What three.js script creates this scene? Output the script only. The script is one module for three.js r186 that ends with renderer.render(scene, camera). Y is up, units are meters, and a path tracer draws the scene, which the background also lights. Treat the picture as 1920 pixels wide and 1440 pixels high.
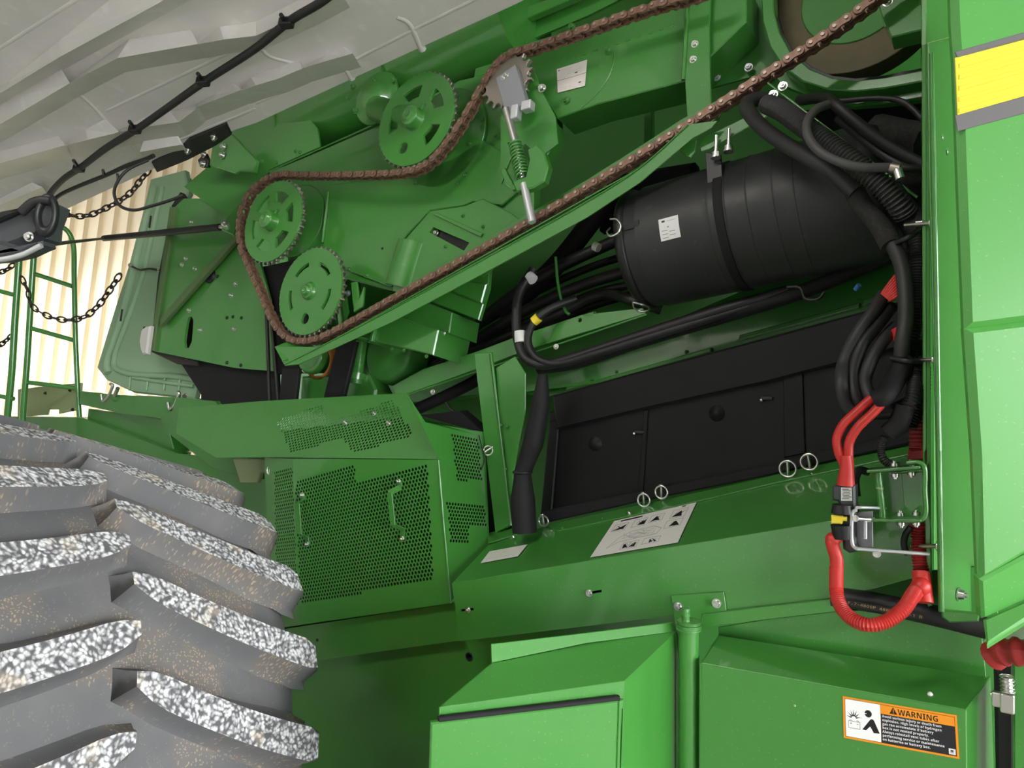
import * as THREE from 'three';
import { mergeGeometries } from 'three/addons/utils/BufferGeometryUtils.js';
import { RectAreaLightUniformsLib } from 'three/addons/lights/RectAreaLightUniformsLib.js';
import { RoundedBoxGeometry } from 'three/addons/geometries/RoundedBoxGeometry.js';

// ---------------------------------------------------------------- camera, sky, light, exposure
const F = 1400, CY = 1.75;
const scene = new THREE.Scene();
const camera = new THREE.PerspectiveCamera(2 * Math.atan(720 / F) * 180 / Math.PI, 4 / 3, 0.05, 120);
camera.position.set(0, CY, 0);
camera.lookAt(0, CY, -1);
const renderer = new THREE.WebGLRenderer({ antialias: true });
renderer.toneMapping = THREE.LinearToneMapping;
renderer.toneMappingExposure = 2.1;
renderer.shadowMap.enabled = true;
{ // overcast sky, a little brighter overhead; below the horizon plain ground tone
  const w = 64, h = 32, d = new Float32Array(w * h * 4);
  for (let y = 0; y < h; y++) for (let x = 0; x < w; x++) {
    const el = ((y + 0.5) / h - 0.5) * Math.PI, i = (y * w + x) * 4;
    const b = el > 0 ? 9.0 * (0.9 + 0.3 * Math.sin(el)) : 1.6;
    d[i] = b * 0.96; d[i + 1] = b; d[i + 2] = b * 1.03; d[i + 3] = 1;
  }
  const t = new THREE.DataTexture(d, w, h, THREE.RGBAFormat, THREE.FloatType);
  t.mapping = THREE.EquirectangularReflectionMapping; t.magFilter = t.minFilter = THREE.LinearFilter; t.needsUpdate = true;
  scene.background = t; scene.environment = t;
}

RectAreaLightUniformsLib.init();
// fill lights added to brighten the lid, no such fixtures known: [x, y, z, length, intensity]
const FILL_STRIPS = [[-2.4, 5.1, 0.8, 2.4, 22], [2.4, 5.1, 1.6, 2.4, 6]];
const FILL_LABELS = ['added unseen fill light under the roof above the viewer, left one', 'added unseen fill light under the roof above the viewer, right one'];

// ---------------------------------------------------------------- helpers
const V = (x, y, z) => new THREE.Vector3(x, y, z);
let seedN = 7; const rnd = () => { seedN = (seedN * 1664525 + 1013904223) >>> 0; return seedN / 4294967296; };
const CAM = V(0, CY, 0);
const ray = (x, y) => V((x - 960) / F, -(y - 720) / F, -1);
class Pl { // a plane in the place, by its normal and its distance from the camera; hit() is where a sight line meets it
  constructor(n, k) { this.n = n.clone().normalize(); this.k = k; }
  hit(x, y, off = 0) { const r = ray(x, y); return r.multiplyScalar((this.k - off) / -this.n.dot(r)).add(CAM); }
  pts(list, off = 0) { return list.map(([x, y]) => this.hit(x, y, off)); }
  out(d) { return new Pl(this.n, this.k - d); }
}
const S = (k) => new Pl(V(-0.5547, 0, 0.832), k);        // the machine's upright lower side
const U = (k) => new Pl(V(-0.55, 0.17, 0.825), k);       // its upper works, leaning back a little
function plane3(a, b, c) { const n = b.clone().sub(a).cross(c.clone().sub(a)).normalize(); if (n.dot(CAM.clone().sub(a)) < 0) n.negate(); return new Pl(n, -n.dot(a.clone().sub(CAM))); }
const q = (x, y, k) => (y < 720 ? U(k) : S(k)).hit(x, y);
const at = (x, y, d) => ray(x, y).multiplyScalar(d).add(CAM);
const pxm = (p, n = 1) => n * -(p.z) / F;                 // how many metres n pixels are at a point

function clean(g) {
  g = g.index ? g.toNonIndexed() : g;
  const o = new THREE.BufferGeometry();
  o.setAttribute('position', g.attributes.position);
  if (!g.attributes.normal) g.computeVertexNormals();
  o.setAttribute('normal', g.attributes.normal);
  o.setAttribute('uv', g.attributes.uv ?? new THREE.BufferAttribute(new Float32Array(g.attributes.position.count * 2), 2));
  return o;
}
const merge = (gs) => (Array.isArray(gs) ? (gs.length === 1 ? clean(gs[0]) : mergeGeometries(gs.map(clean))) : clean(gs));
function basisOf(pts) {
  const n = V(0, 0, 0);
  for (let i = 0; i < pts.length; i++) { const a = pts[i], b = pts[(i + 1) % pts.length]; n.x += (a.y - b.y) * (a.z + b.z); n.y += (a.z - b.z) * (a.x + b.x); n.z += (a.x - b.x) * (a.y + b.y); }
  n.normalize(); if (n.dot(CAM.clone().sub(pts[0])) < 0) n.negate();
  let e1 = V(0, 1, 0).cross(n); if (e1.length() < 1e-3) e1 = V(1, 0, 0); e1.normalize();
  return { n, e1, e2: n.clone().cross(e1) };
}
// a flat sheet of metal: outline points in space, extruded away from the viewer; holes likewise
function sheet(pts, th = 0.004, { holes = [], bevel = 0.0008 } = {}) {
  const { n, e1, e2 } = basisOf(pts), o = pts[0];
  const to = (p) => { const d = p.clone().sub(o); return new THREE.Vector2(d.dot(e1), d.dot(e2)); };
  const sh = new THREE.Shape(pts.map(to));
  for (const h of holes) sh.holes.push(new THREE.Path(h.map(to)));
  const b = Math.min(bevel, th * 0.4);
  const g = new THREE.ExtrudeGeometry(sh, { depth: th - 2 * b, bevelEnabled: true, bevelThickness: b, bevelSize: b, bevelOffset: -b, bevelSegments: 1, curveSegments: 6 });
  g.applyMatrix4(new THREE.Matrix4().makeBasis(e1, e2, n).setPosition(o.clone().addScaledVector(n, -(th - b))));
  return g;
}
const ring = (pl, x, y, r, n = 16, sx = 1) => { const c = pl.hit(x, y), e1 = V(0, 1, 0).cross(pl.n).normalize(), e2 = pl.n.clone().cross(e1); return [...Array(n)].map((_, i) => c.clone().addScaledVector(e1, r * sx * Math.cos(i / n * 6.28319)).addScaledVector(e2, r * Math.sin(i / n * 6.28319))); };
function orient(g, p, dir, up) { // y axis of g to dir
  const qn = new THREE.Quaternion().setFromUnitVectors(V(0, 1, 0), dir.clone().normalize());
  return g.applyMatrix4(new THREE.Matrix4().makeRotationFromQuaternion(qn).setPosition(p));
}
function rod(a, b, r, r2 = r, seg = 16) { const d = b.clone().sub(a), L = d.length(); return orient(new THREE.CylinderGeometry(r2, r, L, seg).translate(0, L / 2, 0), a, d); }
function lathe(prof, a, dir, seg = 40) { return orient(new THREE.LatheGeometry(prof.map(([r, y]) => new THREE.Vector2(Math.max(r, 1e-5), y)), seg), a, dir); }
function tube(pts, r, seg = 10, per = 8) {
  const c = new THREE.CatmullRomCurve3(pts, false, 'centripetal'), L = c.getLength(), n = Math.max(6, pts.length * per);
  const g = new THREE.TubeGeometry(c, n, r, seg); const u = g.attributes.uv;
  for (let i = 0; i < u.count; i++) u.setXY(i, u.getX(i) * L, u.getY(i) * 6.283 * r);
  const caps = [0, 1].map((t) => { const p = c.getPoint(t), d = c.getTangent(t).multiplyScalar(t ? 1 : -1); return orient(new THREE.CircleGeometry(r, seg).rotateX(-Math.PI / 2), p, d); });
  return merge([g, ...caps]);
}
// corrugated conduit: a swept tube whose radius ripples along its length
function corr(pts, r, pitch = 0.006, amp = 0.0016, seg = 14) {
  const c = new THREE.CatmullRomCurve3(pts, false, 'centripetal'), L = c.getLength(), n = Math.round(L / pitch * 4);
  const fr = c.computeFrenetFrames(n, false), pos = [], uv = [], idx = [];
  for (let i = 0; i <= n; i++) {
    const p = c.getPointAt(i / n), rr = r + amp * [1, 0.75, -1, -1][i % 4];
    for (let j = 0; j <= seg; j++) { const a = j / seg * 6.28319, v = p.clone().addScaledVector(fr.normals[i], Math.cos(a) * rr).addScaledVector(fr.binormals[i], Math.sin(a) * rr); pos.push(v.x, v.y, v.z); uv.push(i / n * L, j / seg * r * 6.28); }
  }
  for (let i = 0; i < n; i++) for (let j = 0; j < seg; j++) { const a = i * (seg + 1) + j, b = a + seg + 1; idx.push(a, a + 1, b, b, a + 1, b + 1); }
  const g = new THREE.BufferGeometry(); g.setAttribute('position', new THREE.Float32BufferAttribute(pos, 3)); g.setAttribute('uv', new THREE.Float32BufferAttribute(uv, 2)); g.setIndex(idx); g.computeVertexNormals();
  return g;
}
const box = (w, h, d, r = 0.003) => new RoundedBoxGeometry(w, h, d, 2, Math.min(r, w / 2.1, h / 2.1, d / 2.1));
function frameAt(g, p, n, up = V(0, 1, 0)) { // z axis of g to n
  const e1 = up.clone().cross(n).normalize(), e2 = n.clone().cross(e1);
  return g.applyMatrix4(new THREE.Matrix4().makeBasis(e1, e2, n).setPosition(p));
}
const names = new Map();
const numbered = (n) => { const k = names.get(n) ?? 0; names.set(n, k + 1); return k ? n + '_' + String(k).padStart(3, '0') : n; };
function shadows(m) { m.castShadow = m.receiveShadow = true; return m; }
function thing(name, label, category, base, group) {
  const o = new THREE.Group(); o.name = numbered(name); o.position.copy(base); o.userData = { label, category }; if (group) o.userData.group = group;
  o.base = base.clone(); scene.add(o); return o;
}
function part(parent, name, gs, mat, label) {
  const g = merge(gs); g.translate(-parent.base.x, -parent.base.y, -parent.base.z);
  const m = shadows(new THREE.Mesh(g, mat)); m.name = name; m.base = parent.base; if (label) m.userData.label = label;
  parent.add(m); return m;
}
function solo(name, label, category, gs, mat, group) {
  const g = merge(gs); g.computeBoundingBox(); const b = g.boundingBox, base = V((b.min.x + b.max.x) / 2, b.min.y, (b.min.z + b.max.z) / 2);
  g.translate(-base.x, -base.y, -base.z);
  const m = shadows(new THREE.Mesh(g, mat)); m.name = numbered(name); m.position.copy(base); m.base = base; m.userData = { label, category }; if (group) m.userData.group = group;
  scene.add(m); return m;
}
function struct(name, gs, mat) { const m = shadows(new THREE.Mesh(merge(gs), mat)); m.name = name; m.userData.kind = 'structure'; m.base = V(0, 0, 0); scene.add(m); return m; }
const BOLT = merge([new THREE.CylinderGeometry(0.80, 0.92, 0.8, 6).translate(0, 0.6, 0), new THREE.CylinderGeometry(1.14, 1.14, 0.2, 16).translate(0, 0.1, 0), new THREE.CylinderGeometry(0.4, 0.4, 0.5, 8).translate(0, 1.1, 0)]);
const RIVET = merge([new THREE.SphereGeometry(1, 12, 6, 0, 6.2832, 0, 1.57)]);
function bolts(parent, pl, list, r, mat, name = 'bolt', geo = BOLT) {
  for (const [x, y] of list) {
    const m = shadows(new THREE.Mesh(geo, mat)); m.name = name; m.position.copy(pl.hit(x, y)).sub(parent.base);
    m.quaternion.setFromUnitVectors(V(0, 1, 0), pl.n); m.scale.setScalar(r); parent.add(m);
  }
}
// perforated sheet: rows of hexagonal holes wherever a region covers the sheet
function clipHalf(poly, f) { const o = []; for (let i = 0; i < poly.length; i++) { const a = poly[i], b = poly[(i + 1) % poly.length], fa = f(a), fb = f(b); if (fa >= 0) o.push(a); if (fa >= 0 !== fb >= 0) { const t = fa / (fa - fb); o.push([a[0] + (b[0] - a[0]) * t, a[1] + (b[1] - a[1]) * t]); } } return o; }
const inPoly = (p, [x, y]) => { let c = false; for (let i = 0, j = p.length - 1; i < p.length; j = i++) if ((p[i][1] > y) !== (p[j][1] > y) && x < (p[j][0] - p[i][0]) * (y - p[i][1]) / (p[j][1] - p[i][1]) + p[i][0]) c = !c; return c; };
function perf(pl, outline, rowA, rowB, regions, p = 0.0125, r = 0.0046, th = 0.0025) {
  const o = pl.hit(...outline[0]), e1 = pl.hit(...rowB).sub(pl.hit(...rowA)).normalize(), e2 = pl.n.clone().cross(e1), n = pl.n;
  const to = ([x, y]) => { const d = pl.hit(x, y).sub(o); return [d.dot(e1), d.dot(e2)]; };
  let P = outline.map(to); const R = regions.map((a) => a.map(to));
  let area = 0; P.forEach((a, i) => { const b = P[(i + 1) % P.length]; area += a[0] * b[1] - a[1] * b[0]; }); if (area < 0) P.reverse();
  const pos = [], nor = [], uv = [];
  const v3 = (a, z) => o.clone().addScaledVector(e1, a[0]).addScaledVector(e2, a[1]).addScaledVector(n, z);
  const tri = (a, b, c, z, nn) => { for (const s of [a, b, c]) { const w = v3(s, z); pos.push(w.x, w.y, w.z); nor.push(nn.x, nn.y, nn.z); uv.push(s[0], s[1]); } };
  const neg = n.clone().negate();
  const flat = (pp) => { for (let i = 1; i + 1 < pp.length; i++) { tri(pp[0], pp[i], pp[i + 1], 0, n); tri(pp[0], pp[i + 1], pp[i], -th, neg); } };
  const wall = (a, b) => { const A = v3(a, 0), B = v3(b, 0), C = v3(b, -th), D = v3(a, -th), w = B.clone().sub(A).cross(n).normalize(); for (const [s, t] of [[A, a], [D, a], [C, b], [A, a], [C, b], [B, b]]) { pos.push(s.x, s.y, s.z); nor.push(w.x, w.y, w.z); uv.push(t[0], t[1]); } };
  P.forEach((a, i) => wall(a, P[(i + 1) % P.length]));
  const h = p * 0.866, us = P.map((a) => a[0]), vs = P.map((a) => a[1]), u0 = Math.min(...us), u1 = Math.max(...us), v0 = Math.min(...vs), v1 = Math.max(...vs);
  const HN = 8;
  for (let j = 0; v0 + j * h < v1; j++) {
    const a = v0 + j * h, b = a + h, strip = clipHalf(clipHalf(P, (s) => s[1] - a), (s) => b - s[1]);
    if (strip.length < 3) continue;
    const sh = (j % 2) * p / 2; let from = -1e9;
    for (let i = -1; u0 + i * p + sh < u1; i++) {
      const l = u0 + i * p + sh, c = [l + p / 2, a + h / 2];
      if (!R.some((g) => inPoly(g, c)) || ![[l, a], [l + p, a], [l, b], [l + p, b]].every((s) => inPoly(P, s))) continue;
      if (l > from + 1e-7) { const g = clipHalf(clipHalf(strip, (s) => s[0] - from), (s) => l - s[0]); if (g.length > 2) flat(g); }
      from = l + p;
      const hole = [...Array(HN)].map((_, m) => { const t = (m + 0.5) / HN * 6.28319; return [c[0] + r * Math.cos(t), c[1] + r * Math.sin(t)]; });
      const K = [[l + p, a], [l + p, b], [l, b], [l, a]];
      // ring between the cell's rectangle and its hole
      const q4 = [[K[0], K[1], 7, 0], [K[1], K[2], 1, 2], [K[2], K[3], 3, 4], [K[3], K[0], 5, 6]];
      for (const [A, B, s, t] of q4) { flat([A, B, hole[t], hole[s]]); }
      flat([K[1], hole[1], hole[0]]); flat([K[2], hole[3], hole[2]]); flat([K[3], hole[5], hole[4]]); flat([K[0], hole[7], hole[6]]);
      for (let m = 0; m < HN; m++) wall(hole[(m + 1) % HN], hole[m]);
    }
    const g = clipHalf(strip, (s) => s[0] - from); if (g.length > 2) flat(g);
  }
  const g = new THREE.BufferGeometry(); g.setAttribute('position', new THREE.Float32BufferAttribute(pos, 3)); g.setAttribute('normal', new THREE.Float32BufferAttribute(nor, 3)); g.setAttribute('uv', new THREE.Float32BufferAttribute(uv, 2));
  return g;
}
// flat print: four corners (top left, top right, bottom right, bottom left), slightly proud of the surface
function decal(pts, th = 0.0006) {
  const g = new THREE.BufferGeometry(), { n } = basisOf(pts), f = pts.map((p) => p.clone().addScaledVector(n, th)), pos = [], uv = [];
  const add = (a, b, c, ua, ub, uc) => { for (const p of [a, b, c]) pos.push(p.x, p.y, p.z); uv.push(...ua, ...ub, ...uc); };
  const [A, B, C, D] = [[0, 1], [1, 1], [1, 0], [0, 0]];
  add(f[0], f[3], f[2], A, D, C); add(f[0], f[2], f[1], A, C, B);
  for (let i = 0; i < 4; i++) { const j = (i + 1) % 4, e = [0.01, 0.99]; add(pts[i], f[i], f[j], e, e, e); add(pts[i], f[j], pts[j], e, e, e); add(pts[0], pts[1], pts[2], e, e, e); }
  g.setAttribute('position', new THREE.Float32BufferAttribute(pos, 3)); g.setAttribute('uv', new THREE.Float32BufferAttribute(uv, 2)); g.computeVertexNormals(); return g;
}

// ---------------------------------------------------------------- materials
function hash2(x, y, s) { let h = Math.imul(x, 374761393) ^ Math.imul(y, 668265263) ^ Math.imul(s, 2246822519); h = Math.imul(h ^ (h >>> 13), 1274126177); return ((h ^ (h >>> 16)) >>> 0) / 4294967296; }
function vnoise(x, y, per, s) { const xi = Math.floor(x), yi = Math.floor(y), fx = x - xi, fy = y - yi, w = (a) => ((a % per) + per) % per, u = fx * fx * (3 - 2 * fx), v = fy * fy * (3 - 2 * fy); const a = hash2(w(xi), w(yi), s), b = hash2(w(xi + 1), w(yi), s), c = hash2(w(xi), w(yi + 1), s), d = hash2(w(xi + 1), w(yi + 1), s); return a + (b - a) * u + (c - a) * v + (a - b - c + d) * u * v; }
function fbm(x, y, per, s, o = 4) { let t = 0, a = 0.5, n = 0; for (let i = 0; i < o; i++) { t += a * vnoise(x, y, per, s + i); n += a; x *= 2; y *= 2; per *= 2; a *= 0.5; } return t / n; }
function worley(x, y, per, s) { const xi = Math.floor(x), yi = Math.floor(y); let m = 9; for (let j = -1; j < 2; j++) for (let i = -1; i < 2; i++) { const w = (a) => ((a % per) + per) % per, px = xi + i + hash2(w(xi + i), w(yi + j), s), py = yi + j + hash2(w(xi + i), w(yi + j), s + 9); m = Math.min(m, Math.hypot(px - x, py - y)); } return m; }
function tex(size, fn, srgb, rep = 1) {
  const d = new Uint8Array(size * size * 4);
  for (let y = 0; y < size; y++) for (let x = 0; x < size; x++) { const c = fn(x / size, y / size), i = (y * size + x) * 4; d[i] = Math.max(0, Math.min(255, c[0] * 255)); d[i + 1] = Math.max(0, Math.min(255, c[1] * 255)); d[i + 2] = Math.max(0, Math.min(255, c[2] * 255)); d[i + 3] = 255; }
  const t = new THREE.DataTexture(d, size, size); t.wrapS = t.wrapT = THREE.RepeatWrapping; t.magFilter = THREE.LinearFilter; t.minFilter = THREE.LinearFilter; t.repeat.set(rep, rep); if (srgb) t.colorSpace = THREE.SRGBColorSpace; t.needsUpdate = true; return t;
}
const lerp = (a, b, t) => a + (b - a) * t, mix = (A, B, t) => A.map((a, i) => lerp(a, B[i], t)), sst = (a, b, x) => { x = Math.max(0, Math.min(1, (x - a) / (b - a))); return x * x * (3 - 2 * x); };
const L = (r, g, b) => new THREE.Color().setRGB(r, g, b);
const roughT = (lo, hi, s) => tex(256, (x, y) => { const v = lerp(lo, hi, fbm(x * 6, y * 6, 6, s, 5)); return [v, v, v]; }, false, 2);
const std = (o) => new THREE.MeshPhysicalMaterial(o);
const paintMap = (c, dust, s) => tex(512, (x, y) => { const n = fbm(x * 5, y * 5, 5, s, 5), sp = worley(x * 60, y * 60, 60, s) < 0.1 && hash2(Math.floor(x * 60), Math.floor(y * 60), s) > 0.8 ? 0.3 : 0; return mix(mix(c, dust, 0.10 * n), [0.75, 0.75, 0.65], sp); }, true, 1.5);
const waveB = tex(256, (x, y) => { const v = fbm(x * 4, y * 4, 4, 71, 3); return [v, v, v]; }, false, 1.3);
const M = {
  green: std({ map: paintMap([0.255, 0.545, 0.215], [0.47, 0.55, 0.38], 3), roughnessMap: roughT(0.5, 0.8, 11), roughness: 0.5, clearcoat: 1, clearcoatRoughness: 0.1, bumpMap: waveB, bumpScale: 0.0028 }),
  greenDull: std({ map: paintMap([0.255, 0.545, 0.215], [0.47, 0.55, 0.38], 5), roughnessMap: roughT(0.6, 0.95, 12), roughness: 0.7, clearcoat: 0.15, clearcoatRoughness: 0.35 }),
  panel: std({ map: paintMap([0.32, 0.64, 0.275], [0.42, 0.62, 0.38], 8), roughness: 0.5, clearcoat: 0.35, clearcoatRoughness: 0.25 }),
  dusty: std({ map: paintMap([0.34, 0.46, 0.27], [0.50, 0.48, 0.38], 6), roughnessMap: roughT(0.7, 1, 19), roughness: 0.7 }),
  greenDark: std({ color: L(0.012, 0.07, 0.012), roughness: 0.5 }),
  pale: std({ map: paintMap([0.61, 0.75, 0.60], [0.70, 0.72, 0.64], 9), roughness: 0.6 }),
  olive: std({ map: paintMap([0.62, 0.68, 0.50], [0.7, 0.66, 0.5], 10), roughness: 0.7 }),
  lid: std({ map: tex(512, (x, y) => { const n = fbm(x * 6, y * 6, 6, 31, 5), m = fbm(x * 18, y * 18, 18, 35, 4); const b = lerp(0.80, 0.87, n) + (sst(0.62, 0.8, m) * 0.03); return [b * 1.0, b * 0.985, b * 0.965]; }, true, 1), roughnessMap: roughT(0.45, 0.75, 14), roughness: 0.75 }),
  black: std({ color: L(0.011, 0.011, 0.012), roughness: 0.42 }),
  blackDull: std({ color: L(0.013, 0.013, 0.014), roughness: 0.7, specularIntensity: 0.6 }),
  shroud: std({ map: tex(256, (x, y) => { const n = fbm(x * 8, y * 8, 8, 41, 5); const v = lerp(0.075, 0.11, n); return [v * 0.97, v, v]; }, true, 1), roughnessMap: roughT(0.5, 0.75, 15), roughness: 0.8, specularIntensity: 0.5 }),
  canister: std({ map: tex(512, (x, y) => { const n = fbm(x * 5, y * 5, 5, 43, 6), m = fbm(x * 40, y * 40, 40, 44, 3); const v = lerp(0.15, 0.20, n) + sst(0.7, 0.85, m) * 0.05; return [v * 0.98, v, v]; }, true, 1), roughnessMap: roughT(0.45, 0.7, 16), roughness: 0.8 }),
  hose: std({ color: L(0.014, 0.0135, 0.0135), roughness: 0.5 }),
  hoseGrey: std({ color: L(0.075, 0.072, 0.07), roughness: 0.55 }),
  cable: std({ color: L(0.032, 0.031, 0.031), roughness: 0.55 }),
  tape: std({ map: tex(256, (x, y) => { const n = fbm(x * 20, y * 20, 20, 47, 4); const v = lerp(0.12, 0.22, n * n * 1.4); return [v, v * 0.98, v * 0.94]; }, true, 8), roughness: 0.85 }),
  red: std({ color: L(0.62, 0.035, 0.028), roughness: 0.42 }),
  redDark: std({ color: L(0.34, 0.02, 0.02), roughness: 0.5 }),
  zinc: std({ color: L(0.78, 0.77, 0.74), metalness: 1, roughness: 0.28 }),
  steelPale: std({ color: L(0.62, 0.63, 0.64), metalness: 0.55, roughness: 0.45 }),
  steelGrey: std({ color: L(0.30, 0.31, 0.33), metalness: 0.5, roughness: 0.5 }),
  teeth: std({ color: L(0.36, 0.32, 0.28), metalness: 0.9, roughness: 0.42 }),
  chain: std({ map: tex(256, (x, y) => { const n = fbm(x * 9, y * 9, 9, 51, 4); return mix([0.42, 0.31, 0.25], [0.62, 0.48, 0.40], n); }, true, 9), metalness: 0.3, roughness: 0.38 }),
  chainB: std({ map: tex(256, (x, y) => { const n = fbm(x * 9, y * 9, 9, 52, 4); return mix([0.38, 0.28, 0.22], [0.56, 0.43, 0.36], n); }, true, 9), metalness: 0.3, roughness: 0.4 }),
  iron: std({ color: L(0.05, 0.04, 0.035), metalness: 0.5, roughness: 0.5 }),
  drum: std({ map: tex(256, (x, y) => { const n = fbm(x * 8, y * 8, 8, 53, 5); return mix([0.36, 0.34, 0.24], [0.46, 0.42, 0.30], n); }, true, 2), roughness: 0.6, metalness: 0.2 }),
  rubber: std({ roughness: 0.75, map: tex(1024, (x, y) => {
    const n = fbm(x * 5, y * 5, 5, 61, 5); let c = mix([0.355, 0.36, 0.37], [0.445, 0.44, 0.435], n);
    const patch = sst(0.44, 0.62, fbm(x * 4, y * 4, 4, 65, 4));
    const f = worley(x * 70 + fbm(x * 20, y * 20, 20, 4, 2) * 3, y * 70, 70, 66), h = hash2(Math.floor(x * 60), Math.floor(y * 60), 5);
    if (f < 0.30 && h < 0.2 + 0.7 * patch) c = mix(c, mix([0.86, 0.77, 0.58], [0.60, 0.55, 0.5], h), sst(0.30, 0.16, f) * (0.8 * patch + 0.12));
    return mix(c, [0.49, 0.44, 0.40], 0.45 * patch); }, true, 2) }),
  lugTop: std({ roughness: 0.8, map: tex(1024, (x, y) => {
    const a = worley(x * 46 + fbm(x * 12, y * 12, 12, 7, 3) * 2.6, y * 46 + fbm(x * 12, y * 12, 12, 8, 3) * 2.6, 46, 67), b = fbm(x * 50, y * 50, 50, 68, 4);
    const t = sst(0.75, 0.15, a) * 0.85 + (b - 0.5) * 1.6; const c = mix([0.36, 0.36, 0.37], [0.86, 0.86, 0.86], Math.max(0, Math.min(1, t)));
    return mix(c, [0.82, 0.72, 0.58], sst(0.6, 0.75, fbm(x * 6, y * 6, 6, 69, 4)) * 0.35); }, true, 2.3),
    bumpMap: tex(512, (x, y) => { const v = fbm(x * 30, y * 30, 30, 70, 3); return [v, v, v]; }, false, 2.3), bumpScale: 0.003 }),
  wall: std({ map: tex(256, (x, y) => { const n = fbm(x * 5, y * 5, 5, 81, 4); return mix([0.945, 0.885, 0.77], [0.97, 0.92, 0.82], n); }, true, 0.5), roughness: 0.5 }),
  wallGrey: std({ map: tex(256, (x, y) => { const n = fbm(x * 5, y * 5, 5, 85, 4); const v = lerp(0.78, 0.84, n); return [v, v, v * 0.98]; }, true, 0.5), roughness: 0.5 }),
  ceil: std({ map: tex(256, (x, y) => { const n = fbm(x * 6, y * 6, 6, 82, 4); return mix([0.33, 0.325, 0.315], [0.41, 0.40, 0.385], n); }, true, 0.5), roughness: 0.8 }),
  floor: std({ map: tex(512, (x, y) => { const n = fbm(x * 8, y * 8, 8, 83, 6); return mix([0.60, 0.58, 0.55], [0.72, 0.70, 0.67], n); }, true, 0.3), roughness: 0.8 }),
  white: std({ color: L(0.8, 0.8, 0.78), roughness: 0.5 }),
  yellow: std({ color: L(0.95, 0.76, 0.05), roughness: 0.4 }),
  yellowDark: std({ color: L(0.88, 0.64, 0.03), roughness: 0.4 }),
  grey: std({ color: L(0.15, 0.145, 0.145), roughness: 0.5 }),
  lamp: std({ color: L(0.05, 0.055, 0.06), roughness: 0.45 }),
  amber: std({ color: L(0.55, 0.19, 0.03), roughness: 0.5 }),
  fillGlow: std({ color: L(0.8, 0.8, 0.8), emissive: L(1, 0.96, 0.9), emissiveIntensity: 3, roughness: 0.6 }),
  blue: std({ color: L(0.05, 0.2, 0.5), roughness: 0.5 }),
};
const GROUND = 0;

// ---------------------------------------------------------------- the shed
struct('floor', [new THREE.BoxGeometry(60, 0.3, 50).translate(4, GROUND - 0.15, 10)], M.floor);
// ribbed sheet cladding, ribs upright, for the far wall and the left wall
function cladding(x0, x1, h, per, dep, lean = 0) {
  const sh = new THREE.Shape(); sh.moveTo(x0, 0.12);
  for (let x = x0; x < x1; x += per) { sh.lineTo(x, 0); sh.lineTo(x + per * 0.50, 0); sh.lineTo(x + per * 0.60, -dep); sh.lineTo(x + per * 0.90, -dep); }
  sh.lineTo(x1, 0); sh.lineTo(x1, 0.12);
  const g = new THREE.ExtrudeGeometry(sh, { depth: h, bevelEnabled: false }).rotateX(-Math.PI / 2);
  if (lean) g.applyMatrix4(new THREE.Matrix4().set(1, lean, 0, 0, 0, 1, 0, 0, 0, 0, 1, 0, 0, 0, 0, 1));
  return g;
}
struct('wall_back', [cladding(-12, 10, 5.6, 0.145, 0.05, 0.13).translate(0, 0, -7.6)], M.wall);
struct('wall_left', [cladding(-8, 4.9, 5.6, 0.26, 0.05).rotateY(Math.PI / 2).translate(-3.9, 0, 0)], M.wallGrey);
struct('wall_front', [new THREE.BoxGeometry(6.2, 5.6, 0.12).translate(-0.9, 2.8, 8), new THREE.BoxGeometry(6.2, 2.1, 0.12).translate(5.3, 4.55, 8)], M.ceil);
struct('wall_right', [new THREE.BoxGeometry(0.12, 5.6, 8.2).translate(8.4, 2.8, -3.5), new THREE.BoxGeometry(0.12, 1.9, 7.4).translate(8.4, 4.65, 4.3)], M.ceil);
struct('wall_rear_left', [new THREE.BoxGeometry(0.12, 2.4, 2.7).translate(-11.6, 4.4, -6.3), new THREE.BoxGeometry(7.7, 2.4, 0.12).translate(-7.8, 4.4, -4.92)], M.ceil);
struct('ceiling', [new THREE.BoxGeometry(20.4, 0.15, 16.4).translate(-1.5, 5.68, 0.2)], M.ceil);

FILL_STRIPS.forEach(([x, y, z, len, power], i) => {
  const t = thing('added_fill_light', FILL_LABELS[i], 'ceiling light', V(x, y, z), 'fill lights added under the shed roof');
  part(t, 'housing', [box(len, 0.08, 0.3, 0.01).translate(x, y + 0.045, z)], M.white);
  part(t, 'diffuser', [new THREE.PlaneGeometry(len - 0.04, 0.26).rotateX(Math.PI / 2).translate(x, y - 0.001, z)], M.fillGlow);
  part(t, 'hanger', [rod(V(x, y + 0.08, z), V(x, 5.62, z), 0.012)], M.steelGrey);
  const l = new THREE.RectAreaLight(0xfffaf2, power, len - 0.04, 0.26); l.position.set(0, -0.012, 0); l.rotation.x = -Math.PI / 2; t.add(l);
});

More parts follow.
